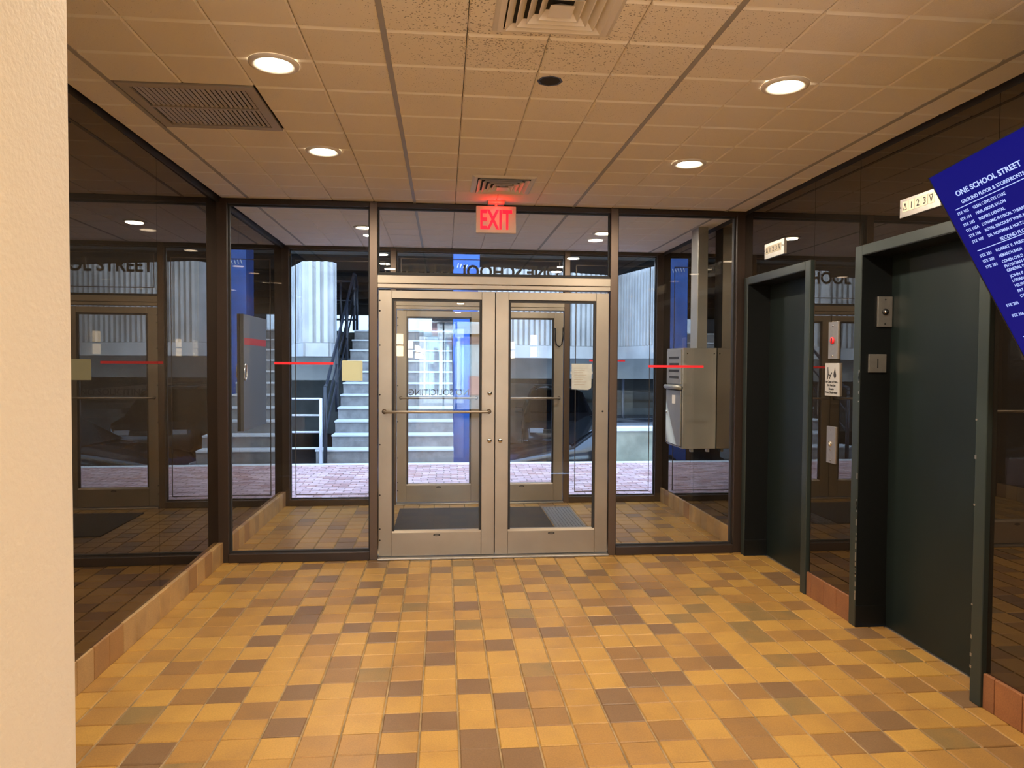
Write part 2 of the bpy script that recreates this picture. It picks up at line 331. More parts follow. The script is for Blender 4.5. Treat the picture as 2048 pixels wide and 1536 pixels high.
for ox, oy, z, d in NOTED:
    for k, pts in d.items():
        for x, y in pts:
            fx, fy = unproject_floor(ox+x/z, oy+y/z); TONE[idx(fx, fy)] = 'GATMBO'.index(k)
def tile_mesh(wx, wy, m, name='tile'):
    h, c = 0.012, 0.004
    b = MB(); x, y = wx/2, wy/2
    b.add([(-x,-y,-h),(x,-y,-h),(x,y,-h),(-x,y,-h),(-x,-y,-c),(x,-y,-c),(x,y,-c),(-x,y,-c),(-x+c,-y+c,0),(x-c,-y+c,0),(x-c,y-c,0),(-x+c,y-c,0)],
          [(0,1,5,4),(1,2,6,5),(2,3,7,6),(3,0,4,7),(4,5,9,8),(5,6,10,9),(6,7,11,10),(7,4,8,11),(8,9,10,11)])
    me = bpy.data.meshes.new(name); me.from_pydata(b.v, [], b.f); me.materials.append(m); return me
TW, TH = PX-0.0075, PY-0.0045
tmesh = [tile_mesh(TW, TH, m) for m in TILES]
cells = []
for i in range(-12, 17):
    for j in range(-14, 27):
        x0, x1 = OX+i*PX+0.00375, OX+(i+1)*PX-0.00375; y0, y1 = OY+j*PY+0.00225, OY+(j+1)*PY-0.00225
        x0 = max(x0, XL-0.01); x1 = min(x1, 2.62); y1 = min(y1, DO)
        if x1-x0 < 0.012 or y1-y0 < 0.012 or y0 < PIER_Y: continue
        tone = TONE.get((i, j))
        if tone is None:
            r = random.random()
            if y0 > D: tone = 1 if r < 0.45 else 2 if r < 0.72 else 3 if r < 0.90 else 4
            elif 2.75 < y0 < 5.4: tone = 0 if r < 0.62 else 1 if r < 0.95 else 2
            else: tone = 0 if r < 0.45 else 1 if r < 0.72 else 2 if r < 0.82 else 3 if r < 0.9 else 4 if r < 0.97 else 5
        cx, cy = (x0+x1)/2, (y0+y1)/2
        pr = project((cx, cy, 0)); vis = 0
        if pr and 150 < pr[0] < 2060 and pr[1] < 1545 and cy < D and cx < XR: vis = (x1-x0)*(y1-y0)/cy**3
        cells.append((vis, cx, cy, x1-x0, y1-y0, tone))
cells.sort(key=lambda c: -c[0])
rest = MB(); n_tile = 0
for vis, cx, cy, wx, wy, tone in cells:
    z = random.uniform(-0.0008, 0.0012)
    full = abs(wx-TW-0) < 0.002 and abs(wy-TH) < 0.002
    if vis > 0 and n_tile < 300:
        me = tmesh[tone] if full else tile_mesh(wx, wy, TILES[tone])
        o = bpy.data.objects.new('tile', me); COL.objects.link(o); o.parent = floor; o.location = (cx, cy, z)
        o.rotation_euler = (random.uniform(-0.004, 0.004), random.uniform(-0.004, 0.004), 0); n_tile += 1
    else:
        rest.k = tone; x, y, c = wx/2, wy/2, 0.004
        rest.add([(cx-x,cy-y,z-0.01),(cx+x,cy-y,z-0.01),(cx+x,cy+y,z-0.01),(cx-x,cy+y,z-0.01),(cx-x+c,cy-y+c,z),(cx+x-c,cy-y+c,z),(cx+x-c,cy+y-c,z),(cx-x+c,cy+y-c,z)],
                 [(4,5,6,7),(0,1,5,4),(1,2,6,5),(2,3,7,6),(3,0,4,7)])
tf = rest.build('tile_field', TILES, floor); tf['kind'] = 'stuff'
struct(box('floor', T_G2, PIER_X-0.05, COR_X+0.05, BACK_Y, PIER_Y-0.02, -0.12, 0.0), 'plain tile floor of the passage behind the lobby', 'floor')

# ------------------------------------------------------------------ ceiling
ceil = struct(box('ceiling', M_PLENUM, XL-0.10, XR+0.25, BACK_Y, DO+0.15, HC+0.014, HC+0.10), 'suspended ceiling of speckled beige acoustic panels with grey bars', 'ceiling')
CX0, CPX, CY0, CPY = 0.400, 0.3146, 5.24, 0.3105
cxs = [CX0+k*CPX for k in range(-6, 7)]
HEAVY = (-1.4876, -0.2292, 1.0292, 2.2876)
def ceil_panel(x0, x1, y0, y1):
    c, h = 0.006, 0.014
    cn, cf = 0.016, 0.005
    x0 += 0.0015; x1 -= 0.0015; y0 += 0.003; y1 -= 0.003
    b = MB().add([(x0,y0,h),(x1,y0,h),(x1,y1,h),(x0,y1,h),(x0,y0,0.007),(x1,y0,0.007),(x1,y1,0.004),(x0,y1,0.004),(x0+c,y0+cn,0),(x1-c,y0+cn,0),(x1-c,y1-cf,0),(x0+c,y1-cf,0)],
        [(0,4,5,1),(1,5,6,2),(2,6,7,3),(3,7,4,0),(4,8,9,5),(5,9,10,6),(6,10,11,7),(7,11,8,4),(8,11,10,9)])
    b.mi[4] = 1  # near bevel takes the painted lit edge
    o = b.build('ceiling_panel', [M_CEIL, M_CEDGE_LIT]); o.parent = ceil; o.location = (0, 0, HC+random.uniform(-0.0005, 0.0012)); return o
xl = [XL]+[x for x in cxs if XL+0.02 < x < XR-0.02]+[XR]
HOLES = [(-1.4876, -0.858, 3.377, 3.998), (0.19, 0.61, 2.27, 2.70), (0.19, 0.61, 4.78, 5.26)]   # grille, near diffuser, far diffuser
ys_l = [CY0+CPY*k for k in range(-12, 3)]
ylob = [y for y in ys_l if PIER_Y < y < D-0.03]; ylob = [PIER_Y]+ylob+[D]
yves = [D+0.11]+[CY0+CPY*k for k in range(2, 10) if D+0.2 < CY0+CPY*k < DO-0.1]+[DO]
for ylist in (ylob, yves):
    for a, b_ in zip(ylist, ylist[1:]):
        for xa, xb in zip(xl, xl[1:]):
            cx, cy = (xa+xb)/2, (a+b_)/2
            if HOLES[0][0] < cx < HOLES[0][1] and HOLES[0][2]-0.05 < cy < HOLES[0][3]: continue
            ceil_panel(xa, xb, a, b_)
for X in HEAVY:
    for a, b_ in ((PIER_Y, D), (D+0.11, DO)):
        box('ceiling_bar', M_TBAR, X-0.011, X+0.011, a, b_, HC-0.003, HC+0.012, ceil)
cb = box('ceiling_board', M_WHITE, PIER_X, COR_X, BACK_Y, PIER_Y, HC, HC+0.013, ceil)
# upper building mass over the ground floor
struct(box('roof_slab', M_ROOF, -7.0, 8.0, BACK_Y-0.3, DO+0.25, 3.05, 3.55), 'concrete slab over the ground floor', 'slab')

# ------------------------------------------------------------------ side walls with smoked mirror panels
def mirror_panels(wall, ysegs, z0, z1, xf, side, name='mirror_panel'):
    """xf(y) -> X of the reflecting face; side +1 faces +X"""
    for a, b_ in zip(ysegs, ysegs[1:]):
        a2, b2 = a+0.0015, b_-0.0015; t = -0.008*side
        xa, xb = xf(a2), xf(b2)
        MB().add([(xa,a2,z0),(xa+t,a2,z0),(xb+t,b2,z0),(xb,b2,z0),(xa,a2,z1),(xa+t,a2,z1),(xb+t,b2,z1),(xb,b2,z1)],
                 [(0,3,2,1),(4,5,6,7),(0,1,5,4),(1,2,6,5),(2,3,7,6),(3,0,4,7)]).build(name, M_MIRROR, wall)
wl = struct(box('wall_left', M_GASKET, XL-0.30, XL-0.085, PIER_Y, DO+0.1, 0, HC+0.014), 'left wall clad in tall smoked mirror panels', 'wall')
xleft = lambda y: XL-0.002-0.0120*(y-3.4)-0.006
mirror_panels(wl, [PIER_Y+0.02, 2.13, 3.312, 4.494, D], 0.160, 2.775, xleft, 1)
mirror_panels(wl, [D+0.09, 6.267, 7.07, DO], 0.160, 2.775, lambda y: XL-0.035, 1)
box('top_trim', M_GASKET, XL-0.085, XL-0.012, PIER_Y, DO, 2.775, HC+0.01, wl)
bl = sroot('baseboard_left', 'tan ceramic tile skirting under the left mirror wall', 'skirting')
def skirting(root, xf, side, y0, y1, m, h=0.165, pitch=0.1625, depth=0.085):
    y = y0
    while y < y1-0.01:
        e = min(y+pitch, y1); x0, x1 = xf, xf-side*depth
        o = MB().box(x0, x1, y+0.002, e-0.002, 0, h+random.uniform(-0.001, 0.001)).build('skirting_tile', random.choice(m), root, bevel=0.003); y = e
skirting(bl, XL, 1, 2.0, D, T_SK, 0.162); skirting(bl, XL, 1, D+0.11, DO, T_SK, 0.16)

# right wall: two lift openings
E1, E2 = (4.594, 5.649), (3.0, 4.068)          # frame outer edges along Y
ETOP, EDX = 2.262, 2.63
wr = sroot('wall_right', 'right wall clad in smoked mirror panels around two lift openings', 'wall')
XW = XR+0.012
def backing(y0, y1, z0, z1): return box('wall_backing', M_GASKET, XW, XW+0.30, y0, y1, z0, z1, wr)
backing(PIER_Y, E2[0], 0, HC+0.014); backing(E2[1], E1[0], 0, HC+0.014); backing(E1[1], DO+0.1, 0, HC+0.014)
backing(E2[0], E2[1], ETOP, HC+0.014); backing(E1[0], E1[1], ETOP, HC+0.014)
backing(E2[0], E2[1], -0.06, -0.016); backing(E1[0], E1[1], -0.06, -0.016)
xright = lambda y: XR-0.002-0.0045*(y-4.3)
mirror_panels(wr, [PIER_Y+0.02, 2.2, E2[0]], 0.160, 2.775, xright, -1)
mirror_panels(wr, [E2[0], E2[1]-0.008], ETOP, 2.775, xright, -1)
mirror_panels(wr, [E2[1]-0.008, E1[0]-0.018], 0.160, 2.775, xright, -1)
mirror_panels(wr, [E1[0]-0.018, D], ETOP, 2.775, xright, -1)
mirror_panels(wr, [D+0.09, 6.85, 7.30, DO], 0.160, 2.775, lambda y: XR+0.004, -1)
box('top_trim', M_GASKET, XR+0.004, XR+0.05, PIER_Y, DO, 2.775, HC+0.01, wr)
brd = sroot('baseboard_right', 'red brown ceramic tile skirting between the lifts', 'skirting')
skirting(brd, XR-0.012, -1, 2.0, E2[0], T_SKR, 0.160, 0.155, 0.05)
skirting(brd, XR-0.012, -1, E2[1], E1[0], T_SKR, 0.158, 0.155, 0.05)
skirting(brd, XR-0.012, -1, D+0.11, DO, T_SK, 0.158, 0.1625, 0.05)

# plaster pier and passage behind the camera
struct(box('wall_pier', M_PLASTER, XL-0.30, PIER_X, BACK_Y, PIER_Y, 0, HC+0.013), 'cream textured plaster pier at the near left edge', 'wall')
struct(box('wall_passage', M_PLASTER, COR_X, XR+0.32, BACK_Y, 1.42, 0, HC+0.013), 'cream plaster wall on the right of the passage behind', 'wall')

for nm, a, b_, y in (('wall_pier', XL-0.08, PIER_X-0.004, PIER_Y), ('wall_passage', COR_X+0.004, XR-0.02, 1.42)):
    wq = bpy.data.objects[nm]; n_ = 2
    for k in range(n_): box('mirror_panel', M_MIRROR, a+(b_-a)*k/n_+0.001, a+(b_-a)*(k+1)/n_-0.001, y, y+0.008, 0.16, 2.775, wq)  # unseen end wall cladding, added to cut bright reflections in the glazing

# ------------------------------------------------------------------ storefronts
MX = [(XL-0.06, -1.652), (-0.578, -0.516), (1.336, 1.398), (2.387, XR+0.01)]     # posts
def storefront(y, n, where):
    fr = sroot('trim_%d' % n, 'dark bronze metal frame of the %s glazed wall' % where, 'frame')
    y1 = y+0.11
    for k, (a, b_) in enumerate(MX):
        box('post', M_POST if k in (0, 3) else M_ALU_D, a, b_, y, y1, 0, HC, fr, 0.003)
    for (a, b_) in ((MX[0][1], MX[1][0]), (MX[1][1], MX[2][0]), (MX[2][1], MX[3][0])):
        box('head_rail', M_POST, a, b_, y+0.002, y1, 2.768, HC, fr, 0.003)
    for (a, b_) in ((MX[0][1], MX[1][0]), (MX[2][1], MX[3][0])):
        box('sill_rail', M_POST, a, b_, y-0.010, y1, 0, 0.068, fr, 0.004)
    a, b_ = MX[1][1], MX[2][0]
    box('door_header', M_ALU, a, b_, y-0.006, y1, 2.178, 2.242, fr, 0.003)
    box('door_header', M_ALU, a, b_, y-0.002, y1, 2.142, 2.175, fr, 0.003)
    box('transom_bead', M_GASKET, a, b_, y+0.012, y1-0.02, 2.242, 2.258, fr)
    box('threshold', M_STEEL, a, b_, y-0.03, y1+0.02, 0, 0.016, fr, 0.004)
    return fr
def pane(n, x0, x1, z0, z1, y, label):
    wn = sroot('window_%d' % n, label, 'window')
    p = box('glass_pane', M_GLASS, x0+0.004, x1-0.004, y, y+0.006, z0+0.004, z1-0.004, wn)
    g = 0.011
    for q in ((x0, x0+g, z0, z1), (x1-g, x1, z0, z1)): box('glazing_bead', M_GASKET, q[0], q[1], y-0.012, y+0.018, q[2], q[3], wn)
    for q in ((z0, z0+g), (z1-g, z1)): box('glazing_bead', M_GASKET, x0+g, x1-g, y-0.012, y+0.018, q[0], q[1], wn)
    return wn
def foil(root, x0, x1, z0, z1, y):
    t = 0.009
    for q in ((x0, x0+t, z0, z1), (x1-t, x1, z0, z1), (x0+t, x1-t, z0, z0+t), (x0+t, x1-t, z1-t, z1)):
        box('alarm_tape', M_FOIL, q[0], q[1], y-0.0008, y, q[2], q[3], root)
storefront(D, 1, 'inner'); storefront(DO, 2, 'outer')
GI, GO = D+0.05, DO+0.05
pane(1, -1.652, -0.578, 0.068, 2.768, GI, 'inner left sidelight of clear glass')
pane(2, -0.516, 1.336, 2.258, 2.768, GI, 'inner transom glass above the double doors')
pane(3, 1.398, 2.387, 0.068, 2.768, GI, 'inner right sidelight of clear glass')
w4 = pane(4, -1.652, -0.578, 0.068, 2.768, GO, 'outer left sidelight of clear glass'); foil(w4, -1.60, -0.63, 0.11, 2.66, GO)
w5 = pane(5, -0.516, 1.336, 2.258, 2.768, GO, 'outer transom glass lettered with the street address'); foil(w5, -0.47, 1.29, 2.33, 2.70, GO)
w6 = pane(6, 1.398, 2.387, 0.068, 2.768, GO, 'outer right sidelight of clear glass'); foil(w6, 1.47, 2.33, 0.11, 2.66, GO)
# address reads from outside
lettering('ONE SCHOOL STREET', M_INK, w5, (0.41, GO+0.0085, 2.502), (-1, 0, 0), (0, 0, 1), 0.142, 1.74, 'c', bold=0.026)

def door_leaf(n, x0, x1, y, hinge, label, bar=None, pull=False):
    d = sroot('door_%d' % n, label, 'door')
    z0, z1 = 0.022, 2.126; y0, y1 = y+0.022, y+0.067; st = 0.104
    gx0, gx1, gz0, gz1 = x0+st, x1-st, 0.219, 2.062
    for a, b_ in ((x0, gx0), (gx1, x1)): box('stile', M_ALU, a, b_, y0, y1, z0, z1, d, 0.002)
    box('top_rail', M_ALU, gx0+0.0006, gx1-0.0006, y0+0.0005, y1, gz1, z1, d, 0.002); box('bottom_rail', M_ALU, gx0+0.0006, gx1-0.0006, y0+0.0005, y1, z0, gz0-0.012, d, 0.002)
    # sloped glazing stop at the foot of the pane, black gasket round it
    MB().prism([(y0+0.0, gz0-0.012), (y1, gz0-0.012), (y1, gz0+0.004), (y0+0.016, gz0+0.004)], gx0, gx1, 'x').build('glazing_stop', M_ALU, d)
    g = 0.019
    for q in ((gx0, gx0+g, gz0, gz1), (gx1-g, gx1, gz0, gz1), (gx0+g, gx1-g, gz1-g, gz1)): box('gasket', M_GASKET, q[0], q[1], y0+0.012, y1-0.012, q[2], q[3], d)
    p = box('glass_pane', M_GLASS, gx0+0.005, gx1-0.005, y0+0.020, y0+0.026, gz0+0.004, gz1-0.005, d)
    if bar:
        zb = bar
        b = MB().tube([(x0+0.045, y0, zb), (x0+0.045, y0-0.05, zb), (x0+0.06, y0-0.062, zb), (x1-0.06, y0-0.062, zb), (x1-0.045, y0-0.05, zb), (x1-0.045, y0, zb)], 0.0115, 10).build('push_bar', M_ALU, d)
        for xx in (x0+0.045, x1-0.045): MB().tube([(xx, y0-0.006, zb), (xx, y0+0.001, zb)], 0.019, 14).build('bar_rosette', M_ALU_D, b)
    if pull:
        xx = (x1 if hinge == 'l' else x0)+(-0.085 if hinge == 'l' else 0.085)
        MB().tube([(xx, y1, 1.36), (xx, y1+0.05, 1.36), (xx, y1+0.06, 1.34), (xx, y1+0.06, 0.98), (xx, y1+0.05, 0.96), (xx, y1, 0.96)], 0.010, 10).build('pull_handle', M_ALU, d)
    xo = (x0+x1)/2
    badge = MB(); badge.add([(xo+0.028*math.cos(2*math.pi*k/20), y0-0.0015, 0.186+0.010*math.sin(2*math.pi*k/20)) for k in range(20)]+[(xo+0.028*math.cos(2*math.pi*k/20), y0+0.001, 0.186+0.010*math.sin(2*math.pi*k/20)) for k in range(20)],
        [tuple(range(20))]+[(k, (k+1) % 20, 20+(k+1) % 20, 20+k) for k in range(20)]); bo = badge.build('maker_badge', M_GASKET, d)
    box('badge_bar', M_ALU, xo-0.015, xo+0.015, y0-0.0025, y0-0.001, 0.1845, 0.1875, bo)
    return d, y0
DX = (-0.510, 0.4065, 0.4125, 1.330)
d1, yf = door_leaf(1, DX[0], DX[1], D, 'l', 'inner left aluminium door with a horizontal push bar', 1.172, True)
d2, _ = door_leaf(2, DX[2], DX[3], D, 'r', 'inner right aluminium door without a push bar', None, True)
d3, yo = door_leaf(3, DX[0], DX[1], DO, 'l', 'outer left aluminium door with no soliciting lettering', 1.172, True)
d4, _ = door_leaf(4, DX[2], DX[3], DO, 'r', 'outer right aluminium door with a dangling black cable', 1.172, True)
for z in (2.045, 1.965, 1.695, 1.305, 0.91, 0.51, 0.24, 0.15):
    for dd, y in ((d1, yf), (d3, yo)): MB().tube([(DX[0]+0.010, y-0.0015, z), (DX[0]+0.010, y+0.001, z)], 0.0065, 8).build('screw', M_GASKET, dd)
for dd, x, zs in ((d1, DX[1]-0.040, (1.318, 0.938)), (d2, DX[2]+0.040, (0.938,))):
    for z in zs:
        lk = MB().tube([(x, yf-0.010, z), (x, yf+0.001, z)], [0.016, 0.019], 16).build('lock_cylinder', M_CHROME, dd)
        box('keyway', M_GASKET, x-0.0022, x+0.0022, yf-0.0115, yf-0.009, z-0.006, z+0.006, lk)
MB().tube([(DX[3]-0.045, yf-0.0015, 1.172), (DX[3]-0.045, yf+0.001, 1.172)], 0.008, 10).build('bolt_hole', M_GASKET, d2)
box('astragal_seal', M_GASKET, DX[1]+0.0006, DX[2]-0.0006, yf+0.010, yf+0.030, 0.03, 2.12, d1)
lettering('NO SOLICITING', M_INK, d3, (-0.052, yo+0.0285, 1.20), (-1, 0, 0), (0, 0, 1), 0.070, 0.66, 'c', bold=0.010)
cable = [(1.235, yo-0.01, 1.95), (1.24, yo-0.02, 1.90), (1.236, yo-0.02, 1.82), (1.25, yo-0.02, 1.765), (1.28, yo-0.02, 1.745), (1.31, yo-0.02, 1.77), (1.325, yo-0.015, 1.86), (1.327, yo-0.01, 1.96)]
MB().tube(cable, 0.007, 8).build('door_cable', M_BLACK, d4)

# ------------------------------------------------------------------ lift doors
def lift(n, E, label):
    d = sroot('door_%d' % n, label, 'door')
    y0, y1 = E; fx = XR-0.022; jw, hh = 0.068, 0.060
    # frame wraps the opening: face plus reveal
    box('frame_jamb', M_ELEVF, fx, XW+0.02, y0, y0+jw, 0, ETOP, d, 0.004); box('frame_jamb', M_ELEVF, fx, XW+0.02, y1-jw, y1, 0, ETOP, d, 0.004)
    box('frame_head', M_ELEVF, fx, XW+0.02, y0+jw, y1-jw, ETOP-hh, ETOP, d, 0.004)
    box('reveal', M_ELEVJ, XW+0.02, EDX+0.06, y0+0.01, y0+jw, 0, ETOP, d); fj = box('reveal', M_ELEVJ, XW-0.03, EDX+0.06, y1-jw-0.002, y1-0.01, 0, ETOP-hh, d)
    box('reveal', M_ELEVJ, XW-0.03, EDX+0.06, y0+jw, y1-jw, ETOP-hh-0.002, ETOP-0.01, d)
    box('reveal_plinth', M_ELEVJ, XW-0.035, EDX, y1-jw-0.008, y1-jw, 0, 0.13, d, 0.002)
    box('door_panel', M_ELEV, EDX, EDX+0.05, y0+jw, y1-jw, 0.006, ETOP-hh, d)
    return d
d5 = lift(5, E1, 'far lift door in dark green painted steel beside the glass wall')
d6 = lift(6, E2, 'near lift door in dark green painted steel below the blue screen')
# chipped paint flecks on the near lift frame
for k in range(26):
    z = random.uniform(0.15, 1.5); box('paint_chip', M_STEEL, XR-0.0232, XR-0.0215, E2[1]-0.0685, E2[1]-0.062+random.uniform(0, 0.003), z, z+random.uniform(0.006, 0.05), d6)
for k in range(7):
    z = random.uniform(0.15, 1.4); box('paint_chip', M_STEEL, XR-0.0232, XR-0.0215, E2[0]+0.058, E2[0]+0.0685, z, z+random.uniform(0.004, 0.02), d6)

# ------------------------------------------------------------------ recessed downlights
LIGHT_Y = (1.86, 3.105, 4.346)
def downlight(x, y, label, group):
    t = thing('downlight', label, 'ceiling light', (x, y, HC), group)
    MB().ring(x, y, [(0.104, HC), (0.102, HC-0.008), (0.090, HC-0.013), (0.074, HC-0.008), (0.073, HC-0.004)], 36).build('trim_ring', M_WHITE, t)
    MB().ring(x, y, [(0.0735, HC-0.005), (0.04, HC-0.0065), (0.001, HC-0.007)], 36, True).build('lens', M_LENS, t)
    return t
LAMPS = []
def lamp(x, y, watt=LAMP_W):
    ld = bpy.data.lights.new('downlight_lamp', 'AREA'); ld.shape = 'DISK'; ld.size = 0.14; ld.energy = watt; ld.color = LAMP_COL
    if y < 0: ld.color = (1.0, 0.94, 0.88)  # cooler tint for the added passage fill lamps
    o = bpy.data.objects.new('downlight_lamp', ld); COL.objects.link(o); return o
SPOTS = [(-0.71, 3.108, 'round recessed downlight beside the large taupe grille'), (-0.71, 4.346, 'round recessed downlight on the left nearer the glass wall'),
         (1.515, 3.100, 'round recessed downlight above the near lift'), (1.515, 4.355, 'round recessed downlight on the right nearer the glass wall'),
         (-0.71, 1.86, 'round recessed downlight out of sight above the pier side'), (1.515, 1.86, 'round recessed downlight out of sight above the screen'),
         (-0.73, 6.74, 'round recessed downlight in the vestibule, left one'), (1.513, 6.76, 'round recessed downlight in the vestibule, right one'),
         (0.35, -1.3, 'added unseen fill downlight in the passage behind, first'), (0.35, -3.6, 'added unseen fill downlight in the passage behind, second'), (0.35, -6.2, 'added unseen fill downlight in the passage behind, third')]  # passage lamps are unseen, added and boosted to fill the lobby ceiling
dl0 = None
for x, y, lb in SPOTS:
    if dl0 is None: dl0 = t = downlight(x, y, lb, 'recessed ceiling downlights')
    else: t = dup(dl0, (x, y, HC), lb)
    lo = lamp(x, y, LAMP_W*(0.85 if D < y < DO else 3.2 if y < 0 else 1.0)); lo.parent = t; lo.location = (0, 0, -0.0145)

# ------------------------------------------------------------------ ceiling air outlets
def diffuser(x0, x1, y0, y1, label):
    cx, cy = (x0+x1)/2, (y0+y1)/2; hx, hy = (x1-x0)/2, (y1-y0)/2
    t = thing('air_diffuser', label, 'air vent', (cx, cy, HC), 'square ceiling air diffusers')
    def frustum(nm, sa, za, sb, zb, th, m=M_WHITE):
        b = MB(); vs = []
        for s_, z in ((sa, za), (sb, zb), (sb-th, zb), (sa-th, za)):
            vs += [(cx-hx*s_, cy-hy*s_, z), (cx+hx*s_, cy-hy*s_, z), (cx+hx*s_, cy+hy*s_, z), (cx-hx*s_, cy+hy*s_, z)]
        fs = []
        for r in range(4):
            for k in range(4): fs.append((r*4+k, r*4+(k+1) % 4, ((r+1) % 4)*4+(k+1) % 4, ((r+1) % 4)*4+k))
        return b.add(vs, fs).build(nm, m, t)
    frustum('outer_frame', 1.06, HC-0.001, 0.98, HC-0.012, 0.10)
    box('throat', M_PLENUM, cx-hx*0.9, cx+hx*0.9, cy-hy*0.9, cy+hy*0.9, HC-0.002, HC-0.0005, t)
    for k, s_ in enumerate((0.86, 0.69, 0.52, 0.35)):
        frustum('louvre', s_-0.11, HC-0.003, s_, HC-0.021-0.003*k, 0.02)
    MB().add([(cx-hx*.2, cy-hy*.2, HC-0.033), (cx+hx*.2, cy-hy*.2, HC-0.033), (cx+hx*.2, cy+hy*.2, HC-0.033), (cx-hx*.2, cy+hy*.2, HC-0.033), (cx, cy, HC-0.004)],
             [(0, 1, 2, 3), (0, 4, 1), (1, 4, 2), (2, 4, 3), (3, 4, 0)]).build('centre_cone', M_WHITE, t)
    return t
diffuser(0.19, 0.61, 2.26, 2.70, 'large white stepped air diffuser at the top edge of the ceiling')
diffuser(0.20, 0.61, 4.79, 5.25, 'white stepped air diffuser tinted red just before the exit sign')
gx0, gx1, gy0, gy1 = -1.468, -0.866, 3.384, 3.992
gr = thing('return_air_grille', 'taupe slatted return air grille in the ceiling on the left', 'air vent', ((gx0+gx1)/2, (gy0+gy1)/2, HC))
for q in ((gx0, gx1, gy0, gy0+0.045), (gx0, gx1, gy1-0.045, gy1), (gx0, gx0+0.045, gy0+0.045, gy1-0.045), (gx1-0.045, gx1, gy0+0.045, gy1-0.045)):
    box('frame', M_GRILLE, q[0], q[1], q[2], q[3], HC-0.004, HC+0.006, gr)
box('divider_bar', M_GRILLE, gx0+0.045, gx1-0.045, (gy0+gy1)/2-0.008, (gy0+gy1)/2+0.008, HC-0.003, HC+0.010, gr)
box('dark_backing', M_PLENUM, gx0+0.03, gx1-0.03, gy0+0.03, gy1-0.03, HC+0.012, HC+0.0138, gr)
nb = 22
for bank in ((gy0+0.045, (gy0+gy1)/2-0.008), ((gy0+gy1)/2+0.008, gy1-0.045)):
    for k in range(nb):
        x = gx0+0.050+(gx1-gx0-0.100)*(k+0.5)/nb
        MB().obox((x, sum(bank)/2, HC+0.004), (0.85, 0, 0.53), (0, 1, 0), (-0.53, 0, 0.85), 0.0066, (bank[1]-bank[0])/2, 0.0012).build('blade', M_GRILLE, gr)
sp = thing('ceiling_hole_plate', 'small black octagonal recess in a ceiling panel', 'ceiling recess', (0.464, 3.167, HC))
MB().ring(0.464, 3.167, [(0.058, HC-0.0012), (0.052, HC-0.0015), (0.044, HC-0.0002)], 8).build('rim', M_BLACK, sp)
MB().ring(0.464, 3.167, [(0.050, HC-0.0008), (0.02, HC-0.0006)], 8, True).build('recess', M_PLENUM, sp)

# ------------------------------------------------------------------ exit sign
ex = thing('exit_sign', 'hanging exit sign with red letters above the doors', 'exit sign', (0.40, 5.567, HC))
ey = 5.535
MB().box(0.335, 0.465, ey-0.03, ey+0.06, HC-0.022, HC).build('canopy', M_EXITB, ex, 0.006)
MB().tube([(0.40, ey+0.02, HC-0.02), (0.40, ey+0.02, HC-0.045)], 0.012, 10).build('stem', M_EXITB, ex)
MB().box(0.245, 0.555, ey, ey+0.045, HC-0.245, HC-0.038).build('housing', M_EXITB, ex, 0.006)
lettering('EXIT', M_EXIT, ex, (0.40, ey-0.0015, HC-0.214), (1, 0, 0), (0, 0, 1), 0.152, 0.245, 'c', bold=0.022, name='exit_letters', thick=0.004)

xl_ = bpy.data.lights.new('exit_glow', 'POINT'); xl_.energy = 0.8; xl_.color = (1.0, 0.02, 0.03); xl_.shadow_soft_size = 0.03
xo_ = bpy.data.objects.new('exit_glow', xl_); COL.objects.link(xo_); xo_.parent = ex; xo_.location = (0.0, ey-0.05-5.567, -0.075)

# ------------------------------------------------------------------ films, papers
def strip(x0, x1, y, z0, z1, label):
    return tag(box('red_safety_strip', M_RED, x0, x1, y-0.0012, y-0.0002, z0, z1), label, 'sticker', 'red strips on the glass')
strip(-1.316, -0.862, GI, 1.539, 1.558, 'red safety strip on the inner left glass above the stairs')
strip(1.670, 2.135, GI, 1.530, 1.549, 'red safety strip on the inner right glass across the steel box')
strip(1.63, 2.04, GO, 1.583, 1.601, 'red safety strip on the outer right glass above the low wall')
card = MB().prism([(-0.797, 1.413), (-0.636, 1.413), (-0.636, 1.566), (-0.642, 1.572), (-0.791, 1.572), (-0.797, 1.566)], GI-0.0014, GI-0.0002, 'y').build('cream_card', M_PAPER)
tag(card, 'blank cream card stuck on the inner left glass', 'card')
nt_ = thing('taped_notice', 'white paper notice in a plastic sleeve on the outer right glass', 'notice', (1.545, GO-0.003, 1.26))
MB().prism([(1.432, 1.268), (1.62, 1.262), (1.655, 1.285), (1.66, 1.555), (1.43, 1.556)], GO-0.0022, GO-0.0006, 'y').build('sheet', M_PAPER2, nt_)
for q in ((1.418, 1.436, 1.44, 1.47), (1.655, 1.672, 1.44, 1.47)): box('tape', M_WHITE, q[0], q[1], GO-0.0028, GO-0.0004, q[2], q[3], nt_)
for k in range(8): box('faint_line', M_EXITB, 1.46, 1.60-0.02*(k % 3), GO-0.0027, GO-0.0021, 1.505-0.026*k, 1.509-0.026*k, nt_)

# ------------------------------------------------------------------ vestibule mats
fm = tag(box('floor_mat', M_MAT, -0.46, 1.045, 6.62, 7.62, 0.0, 0.012, None, 0.004), 'charcoal entrance mat on the vestibule floor', 'mat')
rm = thing('ribbed_mat', 'narrow grey ribbed mat beside the charcoal mat', 'mat', (1.21, 7.12, 0.0))
box('base', M_MATG, 1.06, 1.36, 6.63, 7.60, 0.0, 0.006, rm)
for k in range(9): MB().box(1.070+k*0.032, 1.088+k*0.032, 6.635, 7.595, 0.006, 0.012).build('rib', M_MATG, rm)

